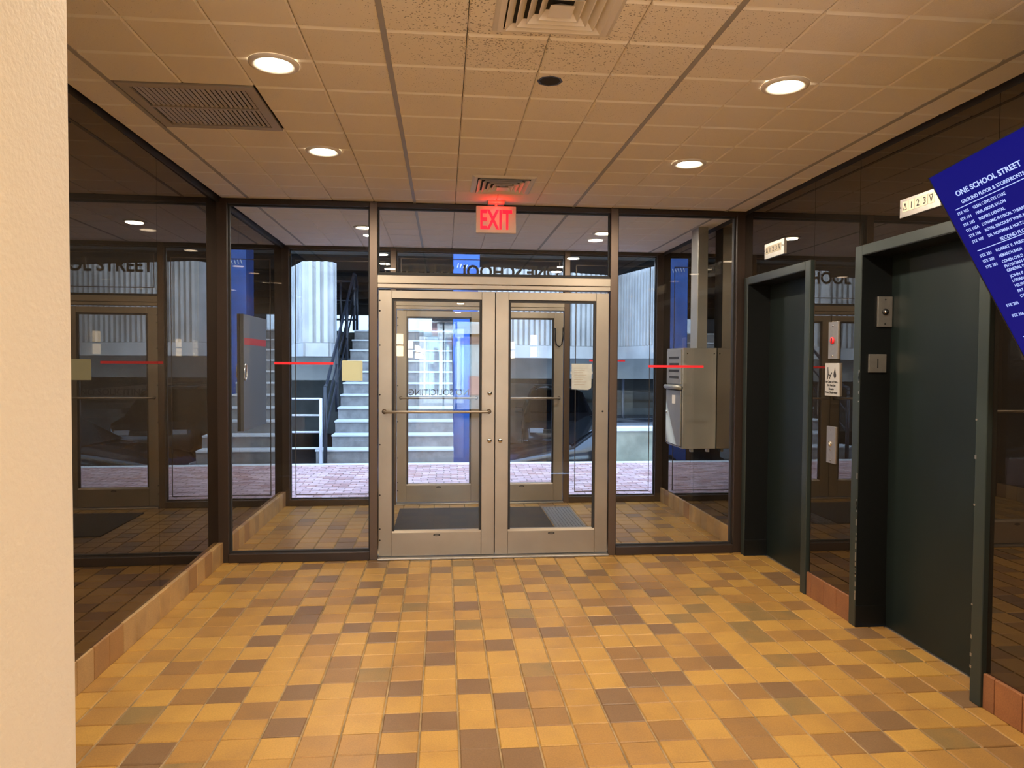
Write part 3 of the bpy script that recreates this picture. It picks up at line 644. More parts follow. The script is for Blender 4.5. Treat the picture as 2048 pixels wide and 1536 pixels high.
# ------------------------------------------------------------------ lift fittings
def wallplate(name, label, cat, y0, y1, z0, z1, th=0.008, m=M_STEEL, loc=None):
    xm = xright((y0+y1)/2)
    t = thing(name, label, cat, (xm, (y0+y1)/2, z0))
    MB().box(xm-th, xm+0.002, y0, y1, z0, z1).build('plate', m, t, 0.0015); return t, xm-th
def knob_x(t, x, y, z, r, m, name, depth=0.003):
    return MB().tube([(x+0.001, y, z), (x-depth, y, z)], r, 14).build(name, m, t)
def indicator(y0, y1, z0, z1, label):
    t, x = wallplate('floor_indicator', label, 'floor indicator', y0, y1, z0, z1, 0.010)
    t['group'] = 'lift floor indicators'
    n = 5; w_ = (y1-y0)*0.80; c = (y0+y1)/2+0.01; cell = w_/n; zc = (z0+z1)/2+0.006
    for k in range(n):
        yc = c+w_/2-(k+0.5)*cell
        wd = box('window', M_IND, x-0.002, x+0.001, yc-cell*0.46, yc+cell*0.46, zc-0.027, zc+0.027, t)
        if k in (0, 4):
            s_ = 1 if k == 0 else -1; h = 0.017; a = 0.012; tt = 0.0035
            pts = [(yc+a, zc-h*s_), (yc, zc+h*s_), (yc-a, zc-h*s_)]
            for p, q in zip(pts, pts[1:]+pts[:1]): MB().tube([(x-0.0025, p[0], p[1]), (x-0.0025, q[0], q[1])], tt*0.55, 6).build('arrow_line', M_INK, wd)
        else: lettering(str(k), M_INK, wd, (x-0.0026, yc, zc-0.018), (0, -1, 0), (0, 0, 1), 0.036, None, 'c', bold=0.01, name='digit')
    for yy in (y0+0.012, y1-0.010): knob_x(t, x, yy, zc, 0.004, M_CHROME, 'screw')
indicator(4.985, 5.300, 2.362, 2.476, 'steel floor indicator plate over the far lift')
indicator(3.355, 3.676, 2.352, 2.450, 'steel floor indicator plate over the near lift, partly behind the screen')
t, x = wallplate('fire_key_plate', 'steel fire service plate with a red button above the fire notice', 'switch plate', 4.262, 4.372, 1.597, 1.832)
kb = knob_x(t, x, 4.322, 1.713, 0.022, M_RED, 'red_button', 0.006); box('key_slot', M_INK, x-0.007, x-0.0055, 4.318, 4.328, 1.700, 1.728, kb)
for z in (1.617, 1.808): knob_x(t, x, 4.318, z, 0.006, M_CHROME, 'screw')
t, x = wallplate('fire_notice', 'steel notice plate with flame picture telling to use the stairway', 'notice', 4.238, 4.396, 1.362, 1.570, 0.012, mat('notice_steel', (0.55, 0.52, 0.46), 0.4, 0.4))
fl = [(0.0, -0.034), (0.012, -0.026), (0.015, -0.012), (0.008, 0.004), (0.003, 0.022), (0.0, 0.034), (-0.005, 0.018), (-0.012, 0.004), (-0.015, -0.012), (-0.010, -0.026)]
MB().prism([(4.280-a, 1.508+b_) for a, b_ in fl], x-0.0012, x+0.0005, 'x').build('flame_mark', M_INK, t)
for p, q in (((4.362, 1.545), (4.358, 1.500)), ((4.358, 1.500), (4.330, 1.492)), ((4.330, 1.492), (4.315, 1.510)), ((4.358, 1.500), (4.366, 1.466)), ((4.330, 1.492), (4.342, 1.470))):
    MB().tube([(x-0.0008, *p), (x-0.0008, *q)], 0.003, 6).build('figure_stroke', M_INK, t)
for k, s_ in enumerate(('In Case of Fire', 'Do Not Use', 'Elevator', 'Use Stairway')):
    lettering(s_, M_INK, t, (x-0.0008, 4.317, 1.446-0.0225*k), (0, -1, 0), (0, 0, 1), 0.0135, None if k in (1, 2) else 0.135, 'c', bold=0.02)
t, x = wallplate('call_plate', 'steel lift call plate with a round button below the fire notice', 'call button', 4.270, 4.372, 0.934, 1.168)
cbn = knob_x(t, x, 4.325, 1.058, 0.018, M_CHROME, 'call_button', 0.006); MB().tube([(x-0.0062, 4.325, 1.058), (x-0.0075, 4.325, 1.058)], 0.009, 12).build('button_lens', M_IND, cbn)
for z in (0.952, 1.02, 1.148): knob_x(t, x, 4.322, z, 0.005, M_CHROME, 'screw')
# plates on the far reveal of the near lift, facing the room
yj = E2[1]-0.068-0.002
t = thing('key_switch_plate', 'steel key switch plate on the dark reveal of the near lift', 'switch plate', (2.58, yj, 1.785))
MB().box(2.537, 2.627, yj-0.014, yj, 1.785, 1.962).build('plate', M_STEEL, t, 0.002)
ky = MB().tube([(2.582, yj-0.012, 1.872), (2.582, yj-0.022, 1.872)], [0.020, 0.018], 16).build('key_cylinder', M_GASKET, t); MB().tube([(2.582, yj-0.021, 1.872), (2.582, yj-0.025, 1.872)], 0.010, 14).build('key_core', M_CHROME, ky)
for z in (1.802, 1.944): MB().tube([(2.582, yj-0.0135, z), (2.582, yj-0.0155, z)], 0.005, 8).build('screw', M_INK, t)
t = thing('card_slot_plate', 'square steel plate with a black vertical slot on the lift reveal', 'switch plate', (2.54, yj, 1.516))
MB().box(2.489, 2.599, yj-0.010, yj, 1.516, 1.624).build('plate', M_STEEL, t, 0.002); box('slot', M_INK, 2.541, 2.548, yj-0.0105, yj-0.008, 1.542, 1.598, t)

# ------------------------------------------------------------------ tilted directory screen
TS = 1.2
c0 = Vector((0, 0, CAM_H)); TC = c0+(Vector((1.58213847, 2.22851783, 2.17534447))-c0)*TS
U = Vector((0.06292339, -0.98729507, 0.14590781)).normalized(); V = Vector((0.45017837, -0.10240142, -0.88704756)); V = (V-U*V.dot(U)).normalized(); NB = U.cross(V).normalized()
if NB.x < 0: NB = -NB
TWD, THT = 0.374*TS, 0.664*TS
tv = thing('directory_screen', 'blue lit directory screen tilted down from the right wall', 'screen', TC+U*TWD/2+V*THT+NB*0.03)
P = lambda s, t_, n=0.0: TC+U*s+V*t_+NB*n
MB().obox(P(TWD/2, THT/2, 0.028), U, V, NB, TWD/2, THT/2, 0.025).build('case', M_BLACK, tv, 0.003)
bz = 0.004
MB().obox(P(TWD/2, THT/2, 0.0022), U, V, NB, TWD/2-bz, THT/2-bz, 0.0012).build('display', M_SCREEN, tv)
for s_, t_, hs, ht in ((bz/2, THT/2, bz/2, THT/2), (TWD-bz/2, THT/2, bz/2, THT/2), (TWD/2, bz/2, TWD/2, bz/2), (TWD/2, THT-bz/2, TWD/2, bz/2)):
    MB().obox(P(s_, t_, 0.0015), U, V, NB, hs, ht, 0.0022).build('bezel', M_BLACK, tv)
def st(txt, s_, t_, h, wd=None, al='l', bold=0.012):
    lettering(txt, M_SCRTXT, tv, P(s_*TS, t_*TS, -0.0003), U, -V, h*TS, wd*TS if wd else None, al, bold, thick=0.0006, name='screen_line')
st('ONE SCHOOL STREET', 0.187, 0.097, 0.0175, 0.242, 'c', 0.022)
st('GROUND FLOOR & STOREFRONTS', 0.187, 0.1245, 0.0115, 0.232, 'c', 0.016)
st('SECOND FLOOR', 0.187, 0.279, 0.0115, 0.112, 'c', 0.016)
for tt in (0.134, 0.2835, 0.594): MB().obox(P(0.187*TS, tt*TS, 0.0002), U, V, NB, 0.151*TS, 0.0012*TS, 0.0006).build('rule_line', M_SCRTXT, tv)
ROWS = [('STE 103', 'GLEN COVE EYE CARE', 0.1545, 0.122), ('STE 104', 'HAIR ABOVE SALON', 0.1745, None), ('STE 105', 'INSPIRE DENTAL', 0.1950, None), ('STE 105A', 'DYNAMIC PHYSICAL THERAPY', 0.2150, None),
        ('STE 106', 'ROYAL DISCOUNT WINE &', 0.2350, None), ('STE 107', 'DR. HOFFMAN & HOLTZ', 0.2555, None), ('STE 201', 'ROBERT E. FRIED', 0.3070, None), ('STE 202', 'HEMANTH BACH', 0.3270, None), ('STE 203', 'COHEN CHILD', 0.3475, None),
        ('', 'PHYSICIAN P', 0.3635, None), ('', 'GENERAL P', 0.3785, None), ('', 'JOHN P. S', 0.3985, None), ('', 'LORIAN', 0.4145, None), ('', 'HELEN', 0.4320, None), ('', 'PAT', 0.4500, None), ('', 'DI', 0.4680, None), ('STE 205', '', 0.4865, None), ('STE 206', '', 0.5235, None)]
for a, b_, t_, wd in ROWS:
    if a: st(a, 0.0355, t_, 0.0098, 0.0445 if len(a) == 7 else 0.0505)
    if b_: st(b_, 0.0985, t_, 0.0098, wd if wd else len(b_)*0.00690)
ac = P(TWD/2, THT*0.55, 0.053)
MB().obox(P(TWD/2, THT*0.55, 0.058), U, V, NB, 0.10, 0.10, 0.006).build('mount_plate', M_BLACK, tv)
wx = XR-0.012
MB().tube([ac+NB*0.008, Vector((wx-0.06, ac.y+0.02, ac.z-0.05)), Vector((wx, ac.y+0.03, ac.z-0.05))], 0.018, 10).build('mount_arm', M_BLACK, tv)
box('wall_bracket', M_BLACK, wx-0.012, wx+0.02, ac.y-0.07, ac.y+0.13, ac.z-0.18, ac.z+0.08, tv)

# ------------------------------------------------------------------ vestibule: steel box with duct (right), grey cabinet (left)
bx = thing('control_cabinet', 'weathered steel control box with labelled front on the right vestibule wall', 'control box', (2.30, 6.48, 0.79))
X0, X1, Y0, Y1, Z0, Z1 = 2.150, XR+0.002, 6.278, 6.735, 0.790, 1.705
MB().box(X0, X1, Y0, Y1, Z0, Z1).build('body', M_STEELD, bx, 0.004)
dr = MB().box(X0-0.012, X0, Y0+0.025, Y1-0.012, Z0+0.02, 1.315).build('hatch', M_STEELD, bx, 0.003)
box('hatch_edge', M_GASKET, X0-0.003, X0-0.0005, Y0+0.018, Y1-0.006, Z0+0.013, 1.325, dr)
box('label_plate', M_WHITE, X0-0.0135, X0-0.0115, Y0+0.17, Y0+0.26, 1.19, 1.27, dr)
lb = MB().box(X0-0.010, X0, Y0+0.03, Y1-0.02, 1.375, 1.69).build('notice_panel', M_STEELD, bx, 0.002)
for k in range(4): box('printed_line', M_INK, X0-0.0108, X0-0.0098, Y0+0.09, Y1-0.08-0.02*(k % 2), 1.605-0.06*k, 1.628-0.06*k, lb)
MB().tube([(X0-0.02, Y0-0.01, 1.345), (X0-0.02, Y1-0.01, 1.345)], 0.020, 10).build('hood_bar', M_STEELD, bx)
for k, (y, z) in enumerate(((Y0+0.03, Z0+0.03), (Y1-0.04, Z0+0.03), (Y1-0.03, 1.10))): MB().tube([(X0-0.011, y, z), (X0-0.017, y, z)], 0.011, 8).build('latch', M_CHROME, dr)
for xx in (2.19, 2.44): MB().tube([(xx, Y0-0.003, 1.655), (xx, Y0+0.001, 1.655)], 0.006, 8).build('rivet', M_GASKET, bx)
for xx in (2.25, 2.40): MB().box(xx-0.012, xx+0.012, Y0+0.02, Y0+0.06, Z0-0.03, Z0).build('foot', M_STEELD, bx)
du = MB()
for q in ((2.303, 2.397, 6.35, 6.53),): du.box(q[0], q[1], q[2], q[3], 1.705, HC)
tag(du.build('steel_duct', M_STEELD, None, 0.004), 'tall steel duct rising from the control box to the ceiling', 'duct')
cb_ = thing('wall_cabinet', 'flat grey cabinet with a red band on the left vestibule wall', 'cabinet', (XL-0.02, 6.70, 0.962))
MB().box(XL-0.036, XL-0.012, 6.312, 7.10, 0.962, 1.967).build('door', M_GREY, cb_, 0.003)
box('red_band', mat('dull_red', (0.30, 0.022, 0.025), 0.6), XL-0.0125, XL-0.011, 6.335, 7.085, 1.705, 1.765, cb_)
box('edge_strip', M_GREY, XL-0.036, XL-0.008, 6.300, 6.312, 0.962, 1.967, cb_)
MB().tube([(XL-0.004+0.001*math.sin(a), 6.345+0.040*math.cos(a), 1.470+0.072*math.sin(a)) for a in [2*math.pi*k/20 for k in range(21)]], 0.006, 8, False).build('ring_handle', M_CHROME, cb_)

# ------------------------------------------------------------------ wall sconces in the passage behind
def sconce(x, side, y, label):
    z = 1.82
    t = thing('wall_sconce', label, 'wall lamp', (x, y, z), 'twin cylinder wall lamps in the passage')
    MB().box(x, x+side*0.02, y-0.05, y+0.05, z-0.08, z+0.08).build('back_plate', M_STEEL, t, 0.002)
    MB().tube([(x+side*0.02, y, z), (x+side*0.085, y, z)], 0.014, 10).build('arm', M_STEEL, t)
    cx = x+side*0.085
    MB().tube([(cx, y, z-0.012), (cx, y, z+0.012)], 0.052, 20).build('collar', M_CHROME, t)
    for a, b_ in ((0.014, 0.165), (-0.165, -0.014)): MB().tube([(cx, y, z+a), (cx, y, z+b_)], 0.050, 24).build('glass_shade', M_SHADE, t)
for k, y in enumerate((0.62, -2.8, -6.2)):
    sconce(PIER_X, 1, y, 'twin glass cylinder wall lamp on the pier side, %s from the lobby' % ('first', 'second', 'third')[k])
    sconce(COR_X, -1, y, 'twin glass cylinder wall lamp on the far passage wall, %s from the lobby' % ('first', 'second', 'third')[k])

# ------------------------------------------------------------------ back entrance and the sunlit street behind (seen as reflections)
fb = sroot('trim_3', 'dark bronze frame of the back entrance', 'frame')
for a in (PIER_X, -0.03, 0.33, COR_X-0.05): box('post', M_POST, a, a+0.05, BACK_Y-0.05, BACK_Y+0.05, 0, HC, fb)
box('head_rail', M_POST, PIER_X, COR_X, BACK_Y-0.05, BACK_Y+0.05, 2.30, 2.38, fb); box('top_rail', M_POST, PIER_X, COR_X, BACK_Y-0.05, BACK_Y+0.05, HC-0.08, HC, fb)
box('sill_rail', M_POST, PIER_X, COR_X, BACK_Y-0.05, BACK_Y+0.05, 0, 0.16, fb)
w9 = sroot('window_7', 'glazing of the back entrance', 'window'); box('glass_pane', M_GLASS, PIER_X+0.01, COR_X-0.01, BACK_Y-0.004, BACK_Y+0.002, 0.1, HC-0.02, w9)
struct(box('ground_street', M_CONC, -30, 32, -40, BACK_Y-0.05, -0.3, -0.02), 'street paving behind the building', 'street')
fc = thing('street_building', 'pale blue shopfront building across the street behind', 'building', (0, -24, 0))
box('wall', M_FACADE, -14, 16, -26, -24, 0, 6.0, fc); box('upper_wall', M_BRICKW, -14, 16, -26, -24.2, 6.0, 8.0, fc)
box('pink_gable', M_BRICKW, -1.95, -0.30, -24.0, -23.9, 3.02, 3.52, fc); box('cornice', M_FACADE2, -2.2, -0.18, -24.0, -23.7, 3.52, 3.85, fc)
arch = [(-1.12+0.52*math.cos(math.pi*k/14), 3.02+0.36*math.sin(math.pi*k/14)) for k in range(15)]
MB().prism(arch, -23.9, -23.84, 'y').build('arch_panel', M_FACADE, fc)
box('porch_roof', M_ROOFD, -0.22, 0.45, -24.0, -23.5, 3.5, 4.2, fc); box('porch_beam', M_FACADE2, -0.32, 2.6, -24.0, -23.6, 2.95, 3.46, fc)
box('brick_band', M_BRICKW, 0.2, 2.6, -24.0, -23.95, 2.5, 2.88, fc)
for x, wd_, z in ((-0.40, 0.10, 2.3), (0.42, 0.13, 2.45), (-1.75, 0.12, 2.6)): box('dark_post', M_ROOFD, x-wd_, x+wd_, -24.0, -23.75, 0, z, fc)
for x, wd_ in ((-1.05, 0.17), (-0.08, 0.14), (0.75, 0.07), (1.9, 0.12)): box('white_column', M_FACADE2, x-wd_, x+wd_, -24.0, -23.7, 0, 2.95, fc)
for x in (-8, -4.5, 4.5, 8, 12): box('shop_window', M_CARW, x-1.2, x+1.2, -24.02, -23.98, 0.6, 2.6, fc)
box('low_counter', M_BRICKW, 1.2, 2.2, -23.9, -23.4, 0, 0.9, fc); box('window_sill', M_ROOFD, -0.75, -0.45, -24.0, -23.9, 1.25, 1.5, fc)

# ================================================================== outside the entrance
struct(box('ground_paving', M_JOINT, -12, 14, DO+0.11, 11.15, -0.2, -0.006), 'rose brick paving of the covered forecourt', 'paving')
pav = bpy.data.objects['ground_paving']
bk = MB(); bw, bh = 0.200, 0.100; j = 0; y = DO+0.42
while y < 10.98:
    x = -9.0+(0.10 if j % 2 else 0.0)+random.uniform(-0.01, 0.01)
    while x < 11.0:
        bk.k = random.choice((0, 0, 1, 1, 2)); z = random.uniform(-0.002, 0.002); g = 0.005
        bk.add([(x+g,y+g,-0.01),(x+bw-g,y+g,-0.01),(x+bw-g,y+bh-g,-0.01),(x+g,y+bh-g,-0.01),(x+g+.003,y+g+.003,z),(x+bw-g-.003,y+g+.003,z),(x+bw-g-.003,y+bh-g-.003,z),(x+g+.003,y+bh-g-.003,z)],
               [(4,5,6,7),(0,1,5,4),(1,2,6,5),(2,3,7,6),(3,0,4,7)])
        x += bw
    y += bh; j += 1
bo = bk.build('brick_field', M_BRICKS, pav); bo['kind'] = 'stuff'
box('sill_slab', M_KERB, -9, 11, DO+0.112, DO+0.41, -0.05, 0.002, pav); box('edge_kerb', M_KERB, -12, 14, 10.99, 11.15, -0.25, 0.006, pav, 0.01)
LOW = -0.8
struct(box('ground_garage', M_ASPH, -16, 18, 11.15, 40, LOW-0.2, LOW), 'dark asphalt of the sunken car park', 'ground')
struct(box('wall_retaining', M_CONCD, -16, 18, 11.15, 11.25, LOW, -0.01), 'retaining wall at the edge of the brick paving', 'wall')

# stairs
SY, SR, SGO, SX0, SX1 = 11.30, 0.20, 0.318, -1.97, 0.16
stt = thing('concrete_stair', 'concrete stair climbing to the upper car deck', 'stairs', ((SX0+SX1)/2, SY, 0))
for k in range(11):
    y0 = SY+k*SGO
    s_ = box('step', M_STEP_SHADED, SX0+(0 if k == 0 else 0.20), SX1, y0, y0+SGO+0.02 if k < 10 else y0+0.9, k*SR-(0.9 if k == 0 else 0.25), (k+1)*SR-0.03, stt, 0.004)
    MB().box(SX0+(0 if k == 0 else 0.20)-0.01, SX1, y0-0.025, y0+SGO+0.02 if k < 10 else y0+0.9, (k+1)*SR-0.03, (k+1)*SR).build('tread', M_TREAD_LIT, s_, 0.006)
box('stair_base', M_STEP_SHADED, SX0+0.2, SX1, SY-0.04, SY+0.3, LOW, -0.01, stt)
MB().prism([(SY+0.3, -0.2), (SY+0.3, 0.0), (SY+3.6, 2.0), (SY+3.6, 1.7)], SX0+0.22, SX1-0.02, 'x').build('waist_slab', M_CONCD, stt)
# black stair railing
rl = thing('stair_railing', 'black pipe railing along the left side of the stair', 'railing', (SX0+0.16, SY, 0))
rx = SX0+0.155
zt = lambda y: (y-SY)/SGO*SR+0.15
top = [(rx, SY-0.08, 1.18), (rx, SY+0.05, 1.20)]+[(rx, SY+q, zt(SY+q)+1.02) for q in (0.15, 3.45)]+[(rx, SY+3.75, zt(SY+3.45)+1.03), (rx, SY+3.9, zt(SY+3.45)+0.80)]
MB().tube(top, 0.026, 8).build('top_rail', M_RAILB, rl)
for off in (0.68, 0.36): MB().tube([(rx, SY-0.05, off+0.10), (rx, SY+0.12, zt(SY+0.1)+off), (rx, SY+3.5, zt(SY+3.5)+off)], 0.016, 8).build('mid_rail', M_RAILB, rl)
for yy in (SY-0.08, SY+1.13, SY+2.40, SY+3.5): MB().tube([(rx, yy, (0.0 if yy < SY else zt(yy)-0.15)), (rx, yy, (1.18 if yy < SY else zt(yy)+1.02))], 0.030, 8).build('post', M_RAILB, rl)
up = thing('landing_railing', 'black pipe railing on the upper landing behind the stair', 'railing', (-2.2, 15.2, 2.2))
for z in (2.45, 2.85, 3.25): MB().tube([(-3.4, 15.3, z), (rx+0.02, 15.3, z)], 0.02, 8).build('rail', M_RAILB, up)
for x in (-3.4, -2.6, -2.15, rx): MB().tube([(x, 15.3, 2.2), (x, 15.3, 3.27)], 0.026, 8).build('post', M_RAILB, up)
# galvanised guard rail left of the stair
gd = thing('guard_rail', 'pale four bar guard rail left of the stair', 'railing', (-3.2, 11.05, 0))
for z in (1.0, 0.752, 0.497, 0.25): MB().tube([(-6.2, 11.06, z), (-1.86, 11.06, z)], 0.016, 8).build('rail', M_RAILW, gd)
for x in (-6.2, -5.0, -3.4, -1.855): MB().tube([(x, 11.06, 0), (x, 11.06, 1.01)], 0.024, 8).build('post', M_RAILW, gd)
# low wall right of the car gap
lw = thing('low_wall', 'low mossy concrete wall at the paving edge on the right', 'wall', (5.5, 11.3, 0))
box('wall', mat('mossy_concrete', (0.25, 0.26, 0.20), 0.9, noise=(3, 0.35), bump=(30, 0.6)), 2.62, 9.0, 11.26, 11.50, LOW, 0.475, lw); MB().box(2.60, 9.0, 11.22, 11.54, 0.475, 0.535).build('coping', M_KERB, lw, 0.008)

# fluted concrete parapets, folded in plan
ZT, ZF, ZB = 3.35, 1.905, 1.66
def parapet(name, plan, label, pitch=0.118):
    root = thing(name, label, 'parapet', (plan[0][0], plan[0][1], ZB))
    for (xa, ya), (xb, yb) in zip(plan, plan[1:]):
        L_ = math.hypot(xb-xa, yb-ya); tx, ty = (xb-xa)/L_, (yb-ya)/L_; nx, ny = ty, -tx
        if ny > 0: nx, ny = -nx, -ny
        n = max(1, round(L_/pitch)); p = L_/n
        prof = []
        for k in range(n): prof += [(k*p, 0.0), (k*p+p*0.34, 0.0), (k*p+p*0.42, 0.055), (k*p+p*0.92, 0.055)]
        prof.append((L_, 0.0))
        fr = [(xa+tx*s_+nx*d_, ya+ty*s_+ny*d_) for s_, d_ in prof]; bkp = [(xb-nx*0.22, yb-ny*0.22), (xa-nx*0.22, ya-ny*0.22)]
        MB().prism(fr+bkp, ZF, ZT, 'z').build('fluted_panel', M_CONC, root)
        q = [(xa+nx*0.05, ya+ny*0.05), (xb+nx*0.05, yb+ny*0.05), (xb-nx*0.22, yb-ny*0.22), (xa-nx*0.22, ya-ny*0.22)]
        MB().prism(q, ZB, ZF-0.004, 'z').build('base_band', M_CONC, root)
    return root
parapet('fluted_parapet', [(-7.5, 14.2), (-2.85, 14.0), (-2.45, 13.08), (-2.05, 13.08), (-1.99, 13.30)], 'fluted pale concrete parapet left of the stair')
parapet('fluted_parapet', [(0.72, 13.36), (3.55, 14.45), (3.98, 12.50), (9.5, 12.9)], 'fluted pale concrete parapet right of the blue column')
# decks, beams
struct(box('deck_upper', M_CONCS, -16, -2.05, 14.5, 40, 1.7, 2.18), 'upper car deck slab left of the stair', 'slab')
struct(box('deck_upper', M_CONCS, 0.5, 18, 14.72, 40, 1.7, 2.18), 'upper car deck slab right of the stair', 'slab')
struct(box('deck_upper', M_CONCS, -2.05, 0.5, 15.2, 40, 1.7, 2.18), 'upper car deck slab behind the stair', 'slab')
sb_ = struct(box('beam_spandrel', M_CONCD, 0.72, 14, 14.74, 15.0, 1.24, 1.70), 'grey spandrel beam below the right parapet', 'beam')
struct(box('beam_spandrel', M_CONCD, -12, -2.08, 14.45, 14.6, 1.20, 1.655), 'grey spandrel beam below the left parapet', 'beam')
struct(MB().prism([(0.4, 1.25), (9.0, 1.25), (9.0, 0.55), (2.4, 1.07), (0.4, 1.12)], 16.6, 17.0, 'y').build('beam_ramp', M_CONCS), 'dark sloping ramp beam under the deck', 'beam')
struct(box('roof_garage', M_CONCS, -16, 18, 12.9, 31, 4.55, 4.95), 'dark garage roof slab', 'roof')
struct(box('wall_sun_block', M_CONCD, -16, 18, 12.9, 13.2, 4.95, 8.6), 'unseen wall added above the garage to block the sun', 'wall')  # unseen, added to keep the sun off the vestibule floor
struct(box('wall_sky_block', M_CONC, -7.0, 8.0, 7.83, 8.13, 3.55, 8.0), 'unseen wall added above the entrance to narrow the sky', 'wall')  # unseen, added so the forecourt gets its sky light from overhead
for k, y in enumerate((15.6, 18.2, 20.8, 23.4, 26.0, 28.6)):
    struct(box('beam_garage', M_CONCS, -16, 18, y, y+0.35, 3.85, 4.55), 'dark roof beam of the garage, row %d from the stair' % (k+1), 'beam')
struct(box('beam_fascia', M_CONCS, -16, 18, 30.6, 31, 3.55, 4.95), 'dark fascia beam at the back of the garage', 'beam')
struct(box('wall_garage_back', M_CONCD, -16, 18, 24.0, 24.3, LOW, 1.7), 'grey back wall of the lower car park', 'wall')
struct(box('wall_garage_left', M_CONCS, -16.3, -16, 13, 40, LOW, 4.6), 'dark end wall of the garage', 'wall')
bar_ = MB(); prof = [(21.0, LOW), (21.0, 0.0), (21.1, 0.22), (21.3, 0.38), (21.6, 0.45), (21.9, 0.40), (22.0, LOW)]
struct(bar_.prism(prof, 0.75, 12, 'x').build('wall_barrier', M_CONCD), 'round topped concrete barrier in the car park', 'wall')
tag(MB().tube([(3.62, 14.2, LOW), (3.62, 14.2, 1.24)], 0.03, 8).build('conduit_pole', M_RAILB), 'thin black pole standing before the round topped barrier', 'pole')
struct(MB().prism([(24, 3.5), (30.9, 2.55), (30.9, 2.2), (24, 2.2)], -2.3, -1.4, 'x').build('wall_ramp', M_CONC), 'pale concrete ramp wall beyond the stair top', 'wall')
bb = thing('far_building', 'pale building in daylight beyond the garage', 'building', (0, 37, 0))
box('wall', M_FACADE2, -20, 22, 37, 39, 0, 9, bb)
for x in range(-18, 20, 3): box('window', M_CARW, x-0.6, x+0.6, 36.97, 37.02, 3.0, 4.6, bb)
# blue wrapped column
bc = thing('blue_column', 'tall blue wrapped column beside the stair', 'column', (0.38, 13.9, LOW))
MB().box(0.175, 0.68, 13.65, 14.2, LOW, 4.55).build('shaft', M_BLUE, bc, 0.02)
for k in range(6): MB().tube([(0.25+0.055*k, 13.647, 3.36-0.004*k), (0.275+0.055*k, 13.647, 3.44-0.008*k)], 0.008, 5).build('script_stroke', M_FACADE2, bc)

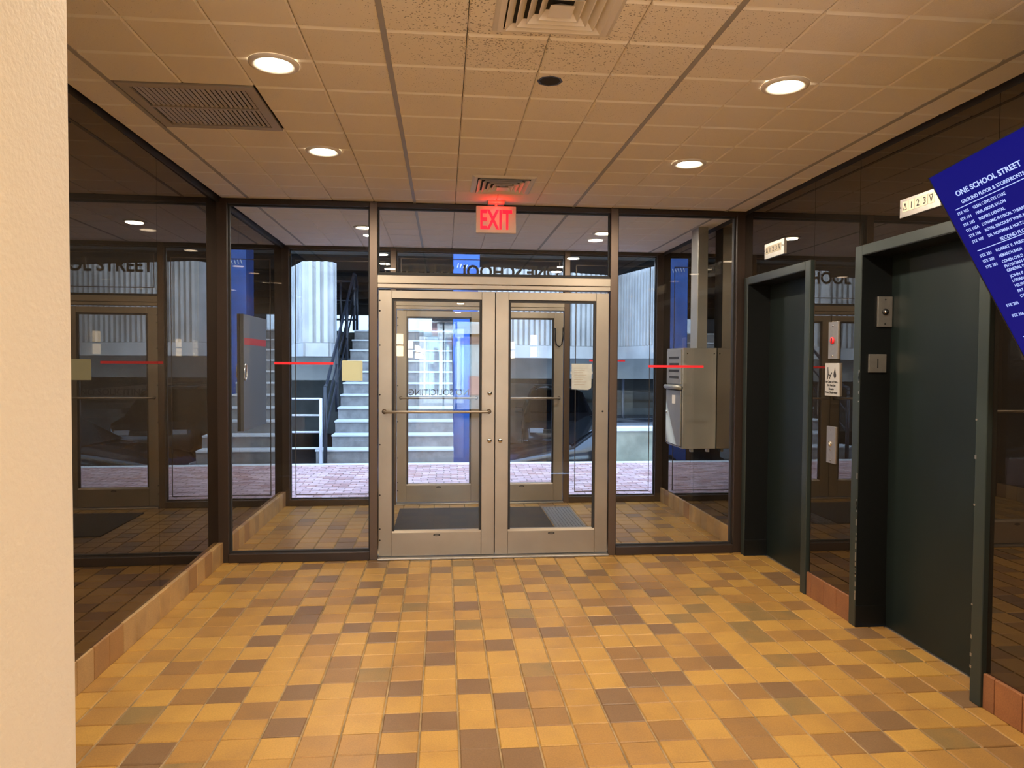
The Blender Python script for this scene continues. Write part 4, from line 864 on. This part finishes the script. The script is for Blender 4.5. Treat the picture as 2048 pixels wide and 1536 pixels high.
# cars
def car(name, label, cx, y, rot, L_, W_, stations, paint, rack=False, wheel_r=0.33):
    """stations: (x, z_low, z_belt, z_top, half width belt, half width top) along local x"""
    root = thing(name, label, 'car', (0, 0, 0)); ORG[root] = Vector()
    n = len(stations); body = MB(); vs = []
    prof = lambda s_: [(-s_[4]*0.92, s_[1]), (-s_[4], s_[1]+0.12), (-s_[4], s_[2]-0.10), (-s_[4]*0.97, s_[2]), (-s_[5], s_[3]-0.05), (-s_[5]*0.86, s_[3]), (s_[5]*0.86, s_[3]), (s_[5], s_[3]-0.05), (s_[4]*0.97, s_[2]), (s_[4], s_[2]-0.10), (s_[4], s_[1]+0.12), (s_[4]*0.92, s_[1])]
    for s_ in stations: vs += [(s_[0], a, b_) for a, b_ in prof(s_)]
    m_ = 12; fs = []
    for i in range(n-1):
        for k in range(m_): fs.append((i*m_+k, i*m_+(k+1) % m_, (i+1)*m_+(k+1) % m_, (i+1)*m_+k))
    fs += [tuple(range(m_))[::-1], tuple(range((n-1)*m_, n*m_))]
    bo_ = body.add(vs, fs, True).build('body', paint, root)
    # glasshouse laid just outside the upper body
    gl = [s_ for s_ in stations if s_[3]-s_[2] > 0.25]
    for sd in (-1, 1):
        for a, b_ in zip(gl, gl[1:]):
            q = lambda s_, e: [(s_[0]+e, sd*(s_[4]*0.97+0.004), s_[2]+0.03), (s_[0]+e, sd*(s_[5]+0.006), s_[3]-0.09)]
            A, B = q(a, 0.04), q(b_, -0.04); I = [(p[0], p[1]-sd*0.01, p[2]) for p in (A[0], B[0], B[1], A[1])]
            MB().add([A[0], B[0], B[1], A[1]]+I, [(0, 1, 2, 3), (7, 6, 5, 4), (0, 4, 5, 1), (1, 5, 6, 2), (2, 6, 7, 3), (3, 7, 4, 0)]).build('side_window', M_CARW, root)
    for i in range(n-1):
        a, b_ = stations[i], stations[i+1]
        if abs((a[3]-a[2])-(b_[3]-b_[2])) > 0.3:
            lo, hi = (a, b_) if a[3] < b_[3] else (b_, a); sg = 1 if lo[0] < hi[0] else -1
            A = [(lo[0]-0.0*sg, -lo[5]*0.9, lo[3]+0.012), (lo[0], lo[5]*0.9, lo[3]+0.012), (hi[0]-0.05*sg, hi[5]*0.86, hi[3]-0.015), (hi[0]-0.05*sg, -hi[5]*0.86, hi[3]-0.015)]
            B = [(p[0]-0.012*sg, p[1], p[2]+0.012) for p in A]
            MB().add(A+B, [(0, 1, 2, 3), (7, 6, 5, 4), (0, 4, 5, 1), (1, 5, 6, 2), (2, 6, 7, 3), (3, 7, 4, 0)]).build('screen_glass', M_CARW, root)
    for wx_ in (-L_*0.30, L_*0.30):
        for sd in (-1, 1):
            wl_ = MB().tube([(wx_, sd*(W_/2-0.20), wheel_r), (wx_, sd*(W_/2+0.01), wheel_r)], wheel_r, 20).build('wheel', M_TYRE, root)
            MB().tube([(wx_, sd*(W_/2+0.005), wheel_r), (wx_, sd*(W_/2+0.018), wheel_r)], wheel_r*0.62, 16).build('rim', M_STEEL, wl_)
    for sd in (-1, 1):
        s0 = stations[0]; MB().box(s0[0]-0.02, s0[0]+0.10, sd*s0[4]*0.55, sd*s0[4]*0.97, s0[2]-0.14, s0[2]-0.03).build('head_lamp', M_LAMPG, root, 0.01)
        s1 = stations[-1]; MB().box(s1[0]-0.10, s1[0]+0.02, sd*s1[4]*0.60, sd*s1[4]*0.97, s1[2]-0.16, s1[2]-0.03).build('tail_lamp', M_TAIL, root, 0.01)
        mr = gl[0]; MB().obox((mr[0]-0.05, sd*(mr[4]+0.10), mr[2]+0.08), (1, 0, 0), (0, 1, 0), (0, 0, 1), 0.06, 0.10, 0.065).build('wing_mirror', paint, root, 0.02)
    MB().box(stations[0][0]-0.025, stations[0][0]+0.02, -0.45, 0.45, stations[0][2]-0.16, stations[0][2]-0.06).build('grille', M_CHROME, root, 0.01)
    if rack:
        for sd in (-1, 1):
            xs = [s_[0] for s_ in gl]; zt_ = gl[1][3]
            MB().tube([(xs[0]+0.35, sd*0.55, zt_-0.01), (xs[0]+0.45, sd*0.55, zt_+0.06), (xs[-1]-0.5, sd*0.55, zt_+0.06), (xs[-1]-0.35, sd*0.55, zt_-0.02)], 0.018, 8).build('roof_rail', M_CHROME, root)
        for xx in (-0.2, 0.6): MB().tube([(xx, -0.58, gl[1][3]+0.065), (xx, 0.58, gl[1][3]+0.065)], 0.018, 8).build('roof_bar', M_CHROME, root)
    root.location = (cx, y, LOW); root.rotation_euler = (0, 0, rot)
    return root
SEDAN = [(-2.25, 0.30, 0.62, 0.66, 0.70, 0.62), (-2.10, 0.22, 0.74, 0.78, 0.86, 0.74), (-0.95, 0.20, 0.90, 0.97, 0.90, 0.78), (-0.25, 0.20, 0.92, 1.38, 0.90, 0.62), (0.85, 0.20, 0.93, 1.39, 0.90, 0.62), (1.60, 0.20, 0.95, 1.03, 0.89, 0.76), (2.15, 0.24, 0.90, 0.98, 0.84, 0.72), (2.30, 0.34, 0.80, 0.84, 0.74, 0.64)]
SUV = [(-2.25, 0.36, 0.85, 0.88, 0.78, 0.70), (-2.10, 0.28, 0.96, 1.00, 0.88, 0.78), (-1.05, 0.26, 1.05, 1.10, 0.91, 0.80), (-0.45, 0.26, 1.06, 1.64, 0.91, 0.66), (1.70, 0.26, 1.08, 1.66, 0.91, 0.66), (2.15, 0.28, 1.06, 1.20, 0.90, 0.78), (2.25, 0.40, 0.95, 1.00, 0.84, 0.74)]
car('parked_sedan', 'black sedan parked sideways behind the low wall', 3.05, 12.75, 0.10, 4.6, 1.8, SEDAN, M_CAR)
car('parked_suv', 'charcoal sport utility car with roof rack facing the entrance', 3.02, 19.0, math.pi/2-0.10, 4.5, 1.82, SUV, M_CARG, True, 0.36)
